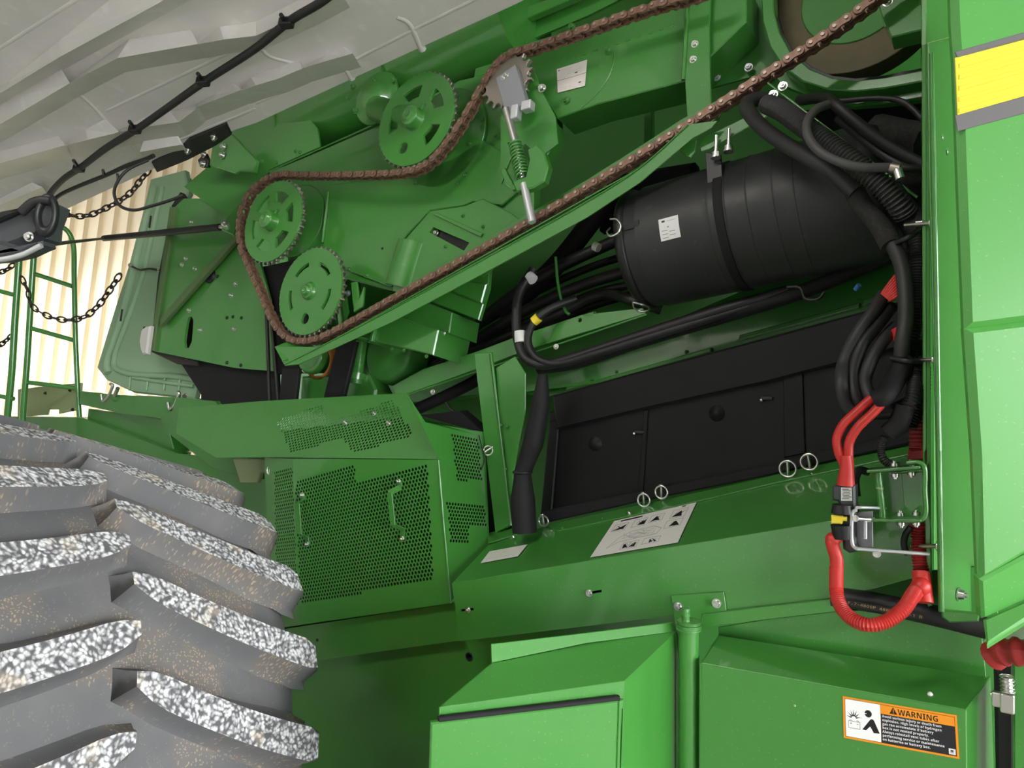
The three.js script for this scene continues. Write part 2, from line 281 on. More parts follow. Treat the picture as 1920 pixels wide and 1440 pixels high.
// ---------------------------------------------------------------- rear tyre
{
  const C = V(-1.215, -0.919 + CY, -1.855), yaw = 1.007, roll = -0.327, R = 0.78;
  const w = V(Math.sin(yaw), 0, Math.cos(yaw)), a = V(Math.cos(yaw) * Math.cos(roll), Math.sin(roll), -Math.sin(yaw) * Math.cos(roll)), up = w.clone().cross(a).normalize(); if (up.y < 0) up.negate();
  const s0 = -0.244, pt = (s, th, r) => C.clone().addScaledVector(a, s).addScaledVector(w, r * Math.cos(th)).addScaledVector(up, r * Math.sin(th));
  const t = thing('tractor_tyre', 'big grey agricultural tyre with worn speckled chevron lugs and chaff stuck on it', 'tyre', V(C.x, GROUND, C.z));
  const prof = [[-0.20, 0.40], [-0.40, 0.44], [-0.47, 0.55], [-0.478, 0.64], [-0.455, 0.70], [-0.39, 0.722], [-0.2, 0.732], [0, 0.735], [0.2, 0.732], [0.39, 0.722], [0.455, 0.70], [0.478, 0.64], [0.47, 0.55], [0.40, 0.44], [0.20, 0.40]];
  const pos = [], uv = [], idx = [], N = 120;
  let vl = 0; prof.forEach(([s, r], i) => { if (i) vl += Math.hypot(s - prof[i - 1][0], r - prof[i - 1][1]); for (let j = 0; j <= N; j++) { const th = j / N * 6.28319, p = pt(s + s0, th, r); pos.push(p.x, p.y, p.z); uv.push(th * 0.73, vl); } });
  for (let i = 0; i + 1 < prof.length; i++) for (let j = 0; j < N; j++) { const b = i * (N + 1) + j, c = b + N + 1; idx.push(b, b + 1, c, c, b + 1, c + 1); }
  const g = new THREE.BufferGeometry(); g.setAttribute('position', new THREE.Float32BufferAttribute(pos, 3)); g.setAttribute('uv', new THREE.Float32BufferAttribute(uv, 2)); g.setIndex(idx); g.computeVertexNormals();
  part(t, 'casing', g, M.rubber);
  const rim = new THREE.BufferGeometry(); { const p2 = [], i2 = [], pr = [[-0.41, 0.46], [-0.41, 0.41], [-0.1, 0.40], [-0.05, 0.1], [0.05, 0.1], [0.1, 0.40], [0.41, 0.41], [0.41, 0.46]]; pr.forEach(([s, r]) => { for (let j = 0; j <= 48; j++) { const p = pt(s + s0, j / 48 * 6.28319, r); p2.push(p.x, p.y, p.z); } }); for (let i = 0; i + 1 < pr.length; i++) for (let j = 0; j < 48; j++) { const b = i * 49 + j, c = b + 49; i2.push(b, b + 1, c, c, b + 1, c + 1); } rim.setAttribute('position', new THREE.Float32BufferAttribute(p2, 3)); rim.setIndex(i2); rim.computeVertexNormals(); }
  part(t, 'rim', rim, M.yellow);
  // lugs: curved bars from the middle to the shoulder, worn flat on top
  function lug(side, th0) {
    const n = 14, P2 = [], U2 = [], I = [], tp = [], tu = [];
    const ring2 = [];
    for (let i = 0; i <= n; i++) {
      const f = i / n, s = f * 0.475 - 0.004, c = th0 - 0.18 * (0.25 * f + 0.375 * (1 - (1 - f) * (1 - f)) + 0.375 * f);
      const taper = i === 0 ? 0.45 : i === 1 ? 0.86 : i === n ? 0.72 : 1, hw = lerp(0.030, 0.035, f) * taper, drop = f > 0.9 ? 0.03 * (f - 0.9) / 0.1 : 0, rr = R - 0.004 * f * f - (i === n ? 0.006 : 0), ext = i === 0 ? -1 : i === n ? 1 : 0;
      // profile across the lug: foot, fillet, flank, edge, edge, flank, fillet, foot
      ring2.push([[-(hw + 0.034), 0.724 - drop, 0.030], [-(hw + 0.017), 0.735 - drop, 0.018], [-(hw + 0.006), 0.760, 0.006], [-hw, rr, 0], [hw, rr, 0], [hw + 0.006, 0.760, 0.006], [hw + 0.017, 0.735 - drop, 0.018], [hw + 0.034, 0.724 - drop, 0.030]].map(([w2, rad, e]) => { const ss = s + ext * e, th = c + w2 / R, p = pt(s0 + side * ss, th, rad); return [p, [ss, th * R]]; }));
    }
    const W = 8, push = (v) => { P2.push(v[0].x, v[0].y, v[0].z); U2.push(...v[1]); };
    ring2.forEach((r) => r.forEach(push));
    for (let i = 0; i < n; i++) for (let j = 0; j < W - 1; j++) { const o = i * W + j; if (j === 3) continue; I.push(o, o + 1, o + W, o + W, o + 1, o + W + 1); }
    for (const i of [0, n]) { const o = i * W; I.push(o, o + 1, o + 7, o + 7, o + 1, o + 6, o + 1, o + 2, o + 6, o + 6, o + 2, o + 5, o + 2, o + 3, o + 5, o + 5, o + 3, o + 4); }
    for (let i = 0; i < n; i++) for (const [r, k] of [[i, 3], [i, 4], [i + 1, 4], [i, 3], [i + 1, 4], [i + 1, 3]]) { const v = ring2[r][k]; tp.push(v[0].x, v[0].y, v[0].z); tu.push(...v[1]); }
    const mk = (p, u, idx) => { const gg = new THREE.BufferGeometry(); gg.setAttribute('position', new THREE.Float32BufferAttribute(p, 3)); gg.setAttribute('uv', new THREE.Float32BufferAttribute(u, 2)); if (idx) gg.setIndex(idx); gg.computeVertexNormals(); return gg; };
    const l = part(t, 'lug', mk(P2, U2, I), M.rubber);
    part(l, 'worn_face', mk(tp, tu), M.lugTop);
  }
  const st = 6.28319 / 25;
  for (let i = 0; i < 25; i++) { lug(1, 1.426 - st * i); lug(-1, 1.295 - st * i); }
}

// ---------------------------------------------------------------- the machine's body behind everything
{
  const pl = U(3.7);
  solo('inner_body_back', 'dark green inner body wall of the harvester behind the hoses and chain drive', 'body panel', [sheet(pl.pts([[440, 230], [1500, -180], [1990, -260], [1990, 1500], [360, 1500], [360, 800], [470, 700]]), 0.03)], M.greenDull);
  const A = U(1.9), Bk = U(3.6);
  solo('added_upper_shell', 'green shell added above the frame to keep overhead light off the compartment', 'body panel', [sheet([A.hit(1130, -170), A.hit(1990, -420), Bk.hit(1990, -200), Bk.hit(1180, -70)], 0.02)], M.greenDull);  // unseen shell added over the bay to block light from above
}
{ // left cheek and floor added so that less light gets into the bay
  const A = U(2.12), B = U(3.68);
  solo('added_left_cheek', 'green sheet added behind the sprockets to keep light out of the compartment', 'body panel', [sheet([A.hit(560, 700), A.hit(520, 250), B.hit(600, 250), B.hit(640, 700)], 0.01)], M.greenDull);
  { const a = U(1.72).hit(1752, 0), b = V(1.86, a.y, -3.15); solo('added_right_cheek', 'green sheet added behind the corner post to block light from the right', 'body panel', [sheet([V(a.x, 0.9, a.z), V(a.x, 3.4, a.z), V(b.x, 3.4, b.z), V(b.x, 0.9, b.z)], 0.01)], M.greenDull); }  // slanted sheet added to stop light entering the bay from the right
  solo('added_bay_floor', 'green floor sheet added under the hose bundle to keep light out of the compartment', 'body panel', [sheet([A.hit(640, 770), A.hit(1735, 560), B.hit(1735, 640), B.hit(640, 740)], 0.01)], M.greenDull);
}
// ---------------------------------------------------------------- lower side sheets
{
  const pl = S(1.78), t = thing('lower_body_panel', 'large dark recessed green panel between the tyre and the swung-out box', 'body panel', V(pl.hit(800, 1440).x, GROUND + 0.35, pl.hit(800, 1440).z));
  part(t, 'panel', [sheet(pl.pts([[500, 1180], [850, 1130], [1290, 1110], [1300, 1150], [1300, 1640], [500, 1640]]), 0.004, { holes: [ring(pl, 880, 1231, 0.011)] })], M.green);
  part(t, 'grommet', [lathe([[0.001, -0.012], [0.008, -0.012], [0.009, 0.002], [0.013, 0.003], [0.013, -0.004], [0.011, -0.012]], pl.hit(880, 1231), pl.n, 20)], M.black);
  bolts(t, pl, [[598, 1198]], 0.004, M.black, 'plug', RIVET);
}
{
  const pl = S(1.745);
  const t = thing('seam_strip_panel', 'narrow green strip panel under the perforated guard', 'body panel', pl.hit(720, 1220));
  part(t, 'panel', [sheet(pl.pts([[500, 1184], [850, 1131], [851, 1110], [862, 1201], [500, 1252]]), 0.004)], M.green);
  bolts(t, pl, [[595, 1200]], 0.005, M.black, 'hole_plug', RIVET);
}
const faceS = S(1.66);
const shTop = plane3(faceS.hit(960, 1075), faceS.hit(1557, 977), S(1.93).hit(1280, 932));
{
  const slot = (x, y, l) => [[x - l, y - 3], [x + l, y - 5], [x + l + 2, y + 1], [x - l + 1, y + 4]];
  const t = thing('side_shield', 'long folded green side shield with a sloping top below the black cover', 'shield', faceS.hit(1200, 1150));
  part(t, 'face_panel', [sheet(faceS.pts([[847, 1094], [937, 1079], [960, 1075], [1440, 996], [1557, 977], [1735, 946], [1735, 1078], [1640, 1104], [1557, 1122], [1440, 1136], [1280, 1152], [1170, 1166], [860, 1203], [852, 1130]]), 0.004, { holes: [faceS.pts([[863, 1142], [888, 1139], [889, 1145], [864, 1148]]), faceS.pts([[1098, 1110], [1128, 1105], [1129, 1111], [1099, 1116]])] })], M.green);
  part(t, 'top_panel', [sheet(shTop.pts([[847, 1094], [937, 1079], [960, 1075], [1440, 996], [1557, 977], [1735, 946], [1735, 832], [1560, 872], [1440, 900], [1240, 941], [1017, 988], [915, 1022]]), 0.004)], M.green);
  const fl = shTop.out(0.004);
  part(t, 'flange', [sheet(fl.pts([[1020, 985], [1240, 938], [1440, 894], [1735, 815], [1735, 845], [1440, 908], [1240, 955], [1045, 995]]), 0.004)], M.green);
  part(t, 'lower_strip', [sheet(faceS.out(0.01).pts([[1318, 1152], [1440, 1137], [1557, 1124], [1572, 1146], [1440, 1161], [1318, 1176]]), 0.004)], M.green);
  bolts(t, faceS, [[878, 1144], [1105, 1112]], 0.008, M.zinc);
  bolts(t, fl, [[1180, 963]], 0.006, M.zinc); bolts(t, fl, [[1055, 990], [1130, 972]], 0.004, M.green, 'rivet', RIVET);
  // black backing so that nothing behind shows through the slots
  part(t, 'slot_black_backing', [sheet(faceS.out(-0.03).pts([[855, 1120], [1170, 1090], [1170, 1130], [855, 1160]]), 0.004)], M.blackDull);
}
// ---------------------------------------------------------------- black shroud cover
const shroud = S(1.955);
{
  const t = thing('black_shroud', 'long flat black plastic engine cover with studs above the green shield', 'cover', shroud.hit(1300, 960));
  part(t, 'face_panel', [sheet(shroud.pts([[1030, 772], [1205, 722], [1440, 660], [1735, 585], [1735, 842], [1560, 850], [1440, 876], [1205, 932], [1012, 974]]), 0.02, { bevel: 0.004 })], M.shroud);
  const led = shroud.out(0.018);
  part(t, 'upper_ledge', [sheet(led.pts([[1035, 742], [1205, 694], [1440, 632], [1735, 552], [1735, 640], [1440, 717], [1205, 768], [1042, 806]]), 0.016, { bevel: 0.006 })], M.shroud);
  part(t, 'left_border', [sheet(shroud.out(0.012).pts([[1030, 790], [1048, 786], [1034, 962], [1012, 972]]), 0.012, { bevel: 0.004 })], M.shroud);
  for (const p of [[[1207, 770], [1215, 768], [1205, 925], [1196, 927]], [[1468, 706], [1505, 698], [1510, 850], [1470, 858]]]) part(t, 'rib', [sheet(shroud.out(0.006).pts(p), 0.006, { bevel: 0.002 })], M.shroud);
  const rim = shroud.out(0.014);
  part(t, 'rubber_seal', [sheet(rim.pts([[1014, 958], [1205, 921], [1440, 872], [1735, 800], [1735, 826], [1440, 893], [1205, 940], [1018, 982]]), 0.014, { bevel: 0.005 })], M.blackDull);
  for (const [x, y] of [[1116, 832], [1344, 775]]) part(t, 'stud', [lathe([[0.022, 0], [0.019, 0.003], [0.013, 0.006], [0.010, 0.009], [0.005, 0.0115], [0, 0.012]], shroud.hit(x, y), shroud.n, 24)], M.shroud);
  for (const [x, y] of [[1189, 813], [1428, 750]]) { part(t, 'latch', [frameAt(box(0.03, 0.008, 0.008, 0.002), shroud.hit(x + 10, y - 3, 0.004), shroud.n)], M.black); bolts(t, shroud.out(0.006), [[x, y]], 0.005, M.zinc, 'screw', RIVET); }
}
// black wrapped boot on the left end of the shroud
{
  
  const P = [[1018, 702], [1014, 755], [1000, 830], [980, 885], [980, 935], [984, 998]].map(([x, y], i) => S(1.82).hit(x, y));
  const radii = [0.014, 0.026, 0.030, 0.024, 0.036, 0.036];
  const g = [];
  for (let i = 0; i < 5; i++) g.push(rod(P[i], P[i + 1], radii[i], radii[i + 1], 14));
  for (let i = 1; i < 5; i++) g.push(new THREE.SphereGeometry(radii[i], 14, 10).translate(P[i].x, P[i].y, P[i].z));
  const t = thing('wrapped_cable_boot', 'fat black wrapped cable boot hanging at the left end of the black cover', 'cable boot', P[5]);
  part(t, 'boot', g, M.blackDull);
  part(t, 'tie', [orient(new THREE.TorusGeometry(0.026, 0.004, 8, 20).rotateX(Math.PI / 2), P[3], P[4].clone().sub(P[3]))], M.black);
}
// dark green wall and lipped flange above the shroud
{
  const pl = U(2.16), t = thing('upper_inner_panel', 'dark green inclined inner panel with a lipped lower flange above the black cover', 'body panel', pl.hit(1350, 650));
  part(t, 'panel', [sheet(pl.pts([[960, 700], [1250, 605], [1500, 500], [1760, 380], [1760, 545], [1440, 636], [1200, 700], [1020, 745], [970, 735]]), 0.006)], M.green);
  const l = pl.out(0.022);
  for (const [a, b] of [[[1062, 722], [1108, 711]], [[1118, 712], [1334, 651]], [[1386, 628], [1612, 567]], [[1618, 562], [1735, 528]]]) part(t, 'lip', [sheet(l.pts([a, b, [b[0] - 2, b[1] + 9], [a[0] - 2, a[1] + 10]]), 0.024, { bevel: 0.003 })], M.green);
  bolts(t, l, [[1156, 697], [1288, 660], [1612, 562]], 0.006, M.green);
}
// lip of green behind / above: inclined rail and posts
{
  const pl = U(2.0), rail = thing('inclined_rail', 'light green inclined channel rail running under the black hoses', 'rail', pl.hit(980, 650));
  const holes = [[1087, 600], [1114, 589]].map(([x, y]) => ring(pl, x, y, 0.006, 12));
  part(rail, 'web', [sheet(pl.pts([[735, 724], [792, 692], [890, 660], [960, 634], [1090, 590], [1205, 577], [1212, 588], [1000, 652], [900, 690], [745, 745]]), 0.006, { holes, bevel: 0.002 })], M.green);
  part(rail, 'flange', [sheet([pl.hit(745, 745), pl.hit(900, 690), pl.hit(1000, 652), pl.hit(1212, 588), pl.hit(1212, 588, -0.05), pl.hit(1000, 652, -0.05), pl.hit(900, 690, -0.05), pl.hit(745, 745, -0.05)], 0.005)], M.green);
  bolts(rail, pl, [[1043, 650], [812, 735]], 0.008, M.zinc);
}
{
  const pl = S(1.93), t = thing('inclined_post', 'green upright post between the perforated guard and the black cover', 'post', pl.hit(940, 985));
  part(t, 'web', [sheet(pl.pts([[888, 662], [918, 660], [958, 985], [928, 1000]]), 0.02, { bevel: 0.003 })], M.green);
  part(t, 'side_flange', [sheet(pl.out(-0.006).pts([[930, 690], [965, 668], [985, 700], [985, 770], [962, 890], [960, 985], [950, 990]]), 0.005)], M.green);
  part(t, 'edge_bead', [rod(pl.hit(921, 662, 0.004), pl.hit(958, 985, 0.004), 0.004)], M.green);
  bolts(t, pl, [[940, 797], [948, 880], [950, 800]], 0.006, M.green, 'rivet', RIVET);
  part(t, 'foot_plate', [sheet(shTop.out(0.004).pts([[914, 1000], [990, 976], [1000, 992], [915, 1018]]), 0.004)], M.green);
  bolts(t, shTop.out(0.006), [[963, 1008]], 0.006, M.zinc);
}
{
  const pl = shTop.out(0.003);
  const cv = document.createElement('canvas'); cv.width = 700; cv.height = 400; const c = cv.getContext('2d');
  c.fillStyle = '#eceae4'; c.fillRect(0, 0, 700, 400); c.strokeStyle = '#555'; c.fillStyle = '#1a1a1a'; c.lineWidth = 3;
  c.fillRect(70, 14, 190, 16); c.fillRect(590, 8, 30, 12);
  const pic = (x, y, w, h) => { c.lineWidth = 2; c.strokeStyle = '#333'; c.strokeRect(x, y, w, h); for (let i = 0; i < 3; i++) { c.beginPath(); c.moveTo(x + rnd() * w, y + h * 0.2); c.lineTo(x + rnd() * w, y + h * 0.9); c.lineTo(x + rnd() * w, y + h * 0.8); c.fillStyle = '#161616'; c.fill(); } c.beginPath(); c.arc(x + w * 0.5, y + h * 0.5, h * 0.25, 0, 6.3); c.stroke(); };
  pic(40, 60, 120, 80); pic(210, 50, 110, 80); pic(350, 45, 110, 75); pic(530, 40, 120, 90); pic(520, 150, 130, 75); pic(230, 300, 60, 70); pic(300, 300, 60, 70); pic(400, 295, 130, 60);
  c.strokeStyle = '#777'; c.lineWidth = 3; c.beginPath(); c.moveTo(100, 330); c.lineTo(160, 230); c.lineTo(240, 180); c.lineTo(420, 170); c.lineTo(500, 210); c.lineTo(480, 260); c.lineTo(330, 270); c.lineTo(180, 280); c.closePath(); c.stroke();
  for (let i = 0; i < 26; i++) { c.beginPath(); c.moveTo(170 + rnd() * 290, 180 + rnd() * 90); c.lineTo(170 + rnd() * 290, 180 + rnd() * 90); c.lineWidth = 1.2; c.stroke(); }
  c.beginPath(); c.arc(430, 250, 26, 0, 6.3); c.stroke(); c.fillStyle = '#555'; c.font = '16px sans-serif';
  const tx = new THREE.CanvasTexture(cv); tx.colorSpace = THREE.SRGBColorSpace;
  solo('diagram_label', 'large white service diagram label stuck on the sloping shield top', 'label', [decal(pl.pts([[1152, 977], [1306, 942], [1271, 1017], [1107, 1045]]))], std({ map: tx, roughness: 0.45 }));
  const c2v = document.createElement('canvas'); c2v.width = 256; c2v.height = 96; const d = c2v.getContext('2d'); d.fillStyle = '#e8e8e2'; d.fillRect(0, 0, 256, 96); d.strokeStyle = '#aaa'; d.beginPath(); d.arc(120, 46, 12, 0, 6.3); d.moveTo(20, 70); d.lineTo(220, 70); d.stroke();
  const t2 = new THREE.CanvasTexture(c2v); t2.colorSpace = THREE.SRGBColorSpace;
  solo('small_white_label', 'small blank-looking white label on the left corner of the shield top', 'label', [decal(pl.pts([[918, 1034], [989, 1021], [971, 1043], [901, 1056]]))], std({ map: t2, roughness: 0.45 }));
}
// ring pins along the shroud's lower edge
{
  const pl = shroud.out(0.02), L0 = ['leftmost spring ring pin by the black wrapped boot under the black cover', 'spring ring pin just above the diagram label, lower of the middle pair', 'spring ring pin above the diagram label, upper right of the middle pair', 'spring ring pin at right under the black cover, left of its pair', 'spring ring pin at right under the black cover, nearest the red cables'];
  [[1019, 977, 10, 4, 12], [1207, 938, 12, 2, 14], [1240, 923, 12, 1, 14], [1477, 879, 15, 2, 16], [1517, 866, 15, 5, 16]].forEach(([x, y, r, dx, h], i) => {
    const c = pl.hit(x, y, 0.03), t = thing('ring_pin', L0[i], 'pin', c, 'ring pins along the black cover'), m = pxm(c);
    part(t, 'ring', [frameAt(new THREE.TorusGeometry(r * m, 0.0028, 8, 28), c, pl.n)], M.zinc);
    part(t, 'pin', [rod(pl.hit(x - dx / 2, y - h, 0.018), pl.hit(x + dx / 2, y + h, 0.012), 0.0038), rod(pl.hit(x - dx / 2 - 1, y - h - 1, 0.018), pl.hit(x - dx / 2, y - h + 4, 0.018), 0.006)], M.zinc);
  });
}
// ---------------------------------------------------------------- perforated guard
{
  const fr = S(1.72), top = plane3(fr.hit(500, 858), fr.hit(822, 862), S(1.86).hit(700, 745)), side = plane3(fr.hit(822, 862), fr.hit(844, 1130), S(1.93).hit(915, 930)), left = plane3(fr.hit(549, 860), fr.hit(556, 1130), S(1.75).hit(497, 960));
  const t = thing('perforated_guard', 'green perforated sheet metal guard with two pull handles behind the tyre', 'guard', fr.hit(700, 1150));
  part(t, 'front_panel', [perf(fr, [[549, 860], [822, 862], [845, 1131], [562, 1172]], [552, 903], [668, 870], [[[549, 906], [665, 872], [668, 908], [800, 870], [812, 1085], [560, 1135], [552, 1000]]], 0.0135, 0.0055)], M.green);
  part(t, 'left_panel', [perf(left, [[497, 858], [549, 860], [562, 1172], [506, 1180]], [520, 900], [549, 893], [[[514, 885], [549, 872], [560, 1135], [518, 1140]]], 0.0135, 0.0051)], M.green);
  part(t, 'top_panel', [perf(top, [[335, 765], [490, 752], [762, 737], [822, 861], [500, 857], [405, 858], [330, 812]], [530, 800], [740, 748], [[[515, 790], [600, 758], [620, 790], [680, 770], [736, 749], [775, 815], [665, 850], [640, 822], [545, 850], [530, 812]]], 0.0135, 0.0049)], M.green);
  part(t, 'right_panel', [perf(side, [[762, 737], [798, 792], [909, 810], [918, 1021], [844, 1131], [822, 861]], [848, 818], [898, 828], [[[848, 815], [897, 822], [905, 903], [857, 900]], [[838, 940], [908, 948], [912, 988], [879, 984], [880, 1020], [845, 1015]]], 0.0125, 0.0050)], M.green);
  const fo = fr.out(0.001);
  part(t, 'left_flange', [sheet(fr.pts([[495, 858], [499, 858], [508, 1180], [503, 1180]], -0.04), 0.004)], M.green);
  part(t, 'bent_edge', [rod(fr.hit(822, 862, 0.001), fr.hit(845, 1131, 0.001), 0.0035), rod(top.hit(762, 737), fr.hit(822, 862), 0.004)], M.green);
  for (const [pts, z] of [[[[568, 928], [570, 938], [558, 944], [562, 1000], [575, 1006], [577, 1020]], 0.035], [[[748, 902], [750, 914], [731, 924], [737, 984], [755, 992], [755, 1010]], 0.04]]) {
    const o = [0.003, 0.004, z, z, 0.004, 0.003].map((e, i) => fo.hit(pts[i][0], pts[i][1], e)), g = [];
    for (let i = 0; i < 5; i++) { const d = o[i + 1].clone().sub(o[i]), len = d.length() + 0.003, up = d.clone().normalize(), side2 = up.clone().cross(fr.n).normalize(), nn = side2.clone().cross(up); g.push(new RoundedBoxGeometry(0.02, len, 0.0045, 1, 0.0015).applyMatrix4(new THREE.Matrix4().makeBasis(side2, up, nn).setPosition(o[i].clone().add(o[i + 1]).multiplyScalar(0.5)))); }
    const hd = part(t, 'handle', g, M.green);
    for (const e of [o[0], o[5]]) { const m = shadows(new THREE.Mesh(BOLT, M.zinc)); m.name = 'bolt'; m.position.copy(e).addScaledVector(fr.n, 0.002).sub(t.base); m.quaternion.setFromUnitVectors(V(0, 1, 0), fr.n); m.scale.setScalar(0.008); hd.add(m); }
  }
  bolts(t, top, [[648, 793], [702, 776], [729, 794]], 0.008, M.zinc);
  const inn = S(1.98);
  solo('guard_dark_backing', 'black sheet standing in for the shade behind the holes of the perforated guard', 'engine', [sheet(inn.pts([[505, 810], [860, 770], [930, 830], [940, 1060], [560, 1190], [510, 1180]]), 0.05)], M.blackDull);  // black sheet painted as the darkness seen through the guard holes
  // ring pin with a lanyard, right of the guard
  const c = side.hit(915, 845, 0.02), rp = thing('lanyard_ring_pin', 'spring ring pin on a thin cord at the right edge of the perforated guard', 'pin', c);
  part(rp, 'ring', [frameAt(new THREE.TorusGeometry(0.0145, 0.0026, 8, 26), c, V(-0.2, 0.1, 0.97).normalize())], M.zinc);
  part(rp, 'pin', [rod(c.clone().add(V(-0.012, -0.006, 0)), c.clone().add(V(0.016, 0.012, 0)), 0.0032)], M.zinc);
  part(rp, 'cord', [tube([side.hit(898, 816, 0.004), side.hit(903, 836, 0.008), side.hit(909, 858, 0.014), side.hit(902, 882, 0.004)], 0.002, 6)], M.hose);
  const c2 = S(1.80).hit(508, 882, 0.05), r2 = thing('left_ring_pin', 'spring ring pin at the upper left corner of the perforated guard', 'pin', c2);
  part(r2, 'ring', [frameAt(new THREE.TorusGeometry(0.016, 0.003, 8, 26), c2, V(-0.3, 0.1, 0.95).normalize())], M.zinc);
  part(r2, 'pin', [rod(c2.clone().add(V(-0.006, -0.016, 0)), c2.clone().add(V(0.004, 0.02, 0.002)), 0.005)], M.zinc);
}
// ---------------------------------------------------------------- swung-out box on the hinge pole (bottom centre)
{
  const A = at(825, 1326, 1.40), B = at(1171, 1277, 1.50), Cc = at(1268, 1184, 1.67), topP = plane3(A, B, Cc);
  const low = at(1160, 1440, 1.5); const front = plane3(A, B, V(B.x, B.y - 0.4, B.z)), side = plane3(B, Cc, V(B.x, B.y - 0.4, B.z));
  const t = thing('swing_out_box', 'green swing-out sheet metal box with a sloping dusty top beside the hinge pole', 'storage box', V(B.x - 0.1, GROUND + 0.45, B.z - 0.1));
  part(t, 'top_panel', [sheet(topP.pts([[825, 1326], [1171, 1277], [1268, 1184], [1100, 1206], [922, 1244]]), 0.003)], M.greenDull);
  part(t, 'front_frame', [sheet(front.pts([[825, 1326], [1171, 1277], [1171, 1760], [1150, 1760], [1150, 1312], [826, 1349]]), 0.003)], M.green);
  part(t, 'seal', [sheet(front.out(0.014).pts([[822, 1346], [1163, 1306], [1164, 1315], [822, 1360]]), 0.012, { bevel: 0.002 })], M.blackDull);
  const dr = front.out(0.016);
  const d = part(t, 'door', [sheet(dr.pts([[808, 1356], [1160, 1314], [1146, 1760], [795, 1760]]), 0.014, { bevel: 0.003 })], M.green);
  part(d, 'hinge_edge', [sheet(dr.out(-0.002).pts([[1160, 1314], [1170, 1312], [1169, 1330], [1166, 1330], [1154, 1760], [1146, 1760]]), 0.01, { bevel: 0.002 })], M.green);
  part(t, 'side_panel', [sheet(side.pts([[1171, 1277], [1268, 1184], [1272, 1190], [1262, 1760], [1140, 1760], [1165, 1440]]), 0.003)], M.green);
  part(t, 'back_panel', [sheet([topP.hit(922, 1244), topP.hit(1268, 1186), V(0, -0.9, 0).add(topP.hit(1268, 1186)), V(0, -0.9, 0).add(topP.hit(922, 1244))], 0.004)], M.green);
  part(t, 'left_panel', [sheet([topP.hit(825, 1327), topP.hit(922, 1245), V(0, -0.8, 0).add(topP.hit(922, 1245)), V(0, -0.8, 0).add(topP.hit(825, 1327))], 0.004)], M.green);
  const st = plane3(topP.hit(922, 1242), topP.hit(1268, 1183), topP.hit(1268, 1183).add(V(0, 0.3, 0)));
  part(t, 'back_flange', [sheet(st.pts([[921, 1208], [1100, 1187], [1262, 1167], [1268, 1184], [1100, 1206], [922, 1243]]), 0.004)], M.green);
}
{ // hinge pole
  const ax = (y) => at(1292, y, 1.645), t = thing('hinge_pole', 'vertical green hinge pole with a pin and cap plate on top', 'post', ax(1440).add(V(0, -0.7, 0)));
  const b = ax(1440).add(V(0, -0.7, 0)), tp = ax(1180);
  part(t, 'pole', [rod(b, tp, 0.0235, 0.0235, 8)], M.green);
  part(t, 'cap', [rod(tp, ax(1170), 0.028, 0.028, 24), rod(ax(1169.5), ax(1164), 0.026, 0.026, 24)], M.green);
  part(t, 'pin', [rod(at(1286, 1166, 1.645), at(1286, 1140, 1.645), 0.0095, 0.0095, 16)], M.green);
  const pl = faceS.out(0.006), br = thing('hinge_bracket', 'green bolted hinge bracket plate above the hinge pole', 'bracket', pl.hit(1300, 1165));
  part(br, 'plate', [sheet(pl.pts([[1258, 1117], [1357, 1110], [1362, 1146], [1317, 1151], [1312, 1170], [1266, 1172]]), 0.005)], M.green);
  bolts(br, pl, [[1272, 1137], [1344, 1131]], 0.0095, M.zinc);
}
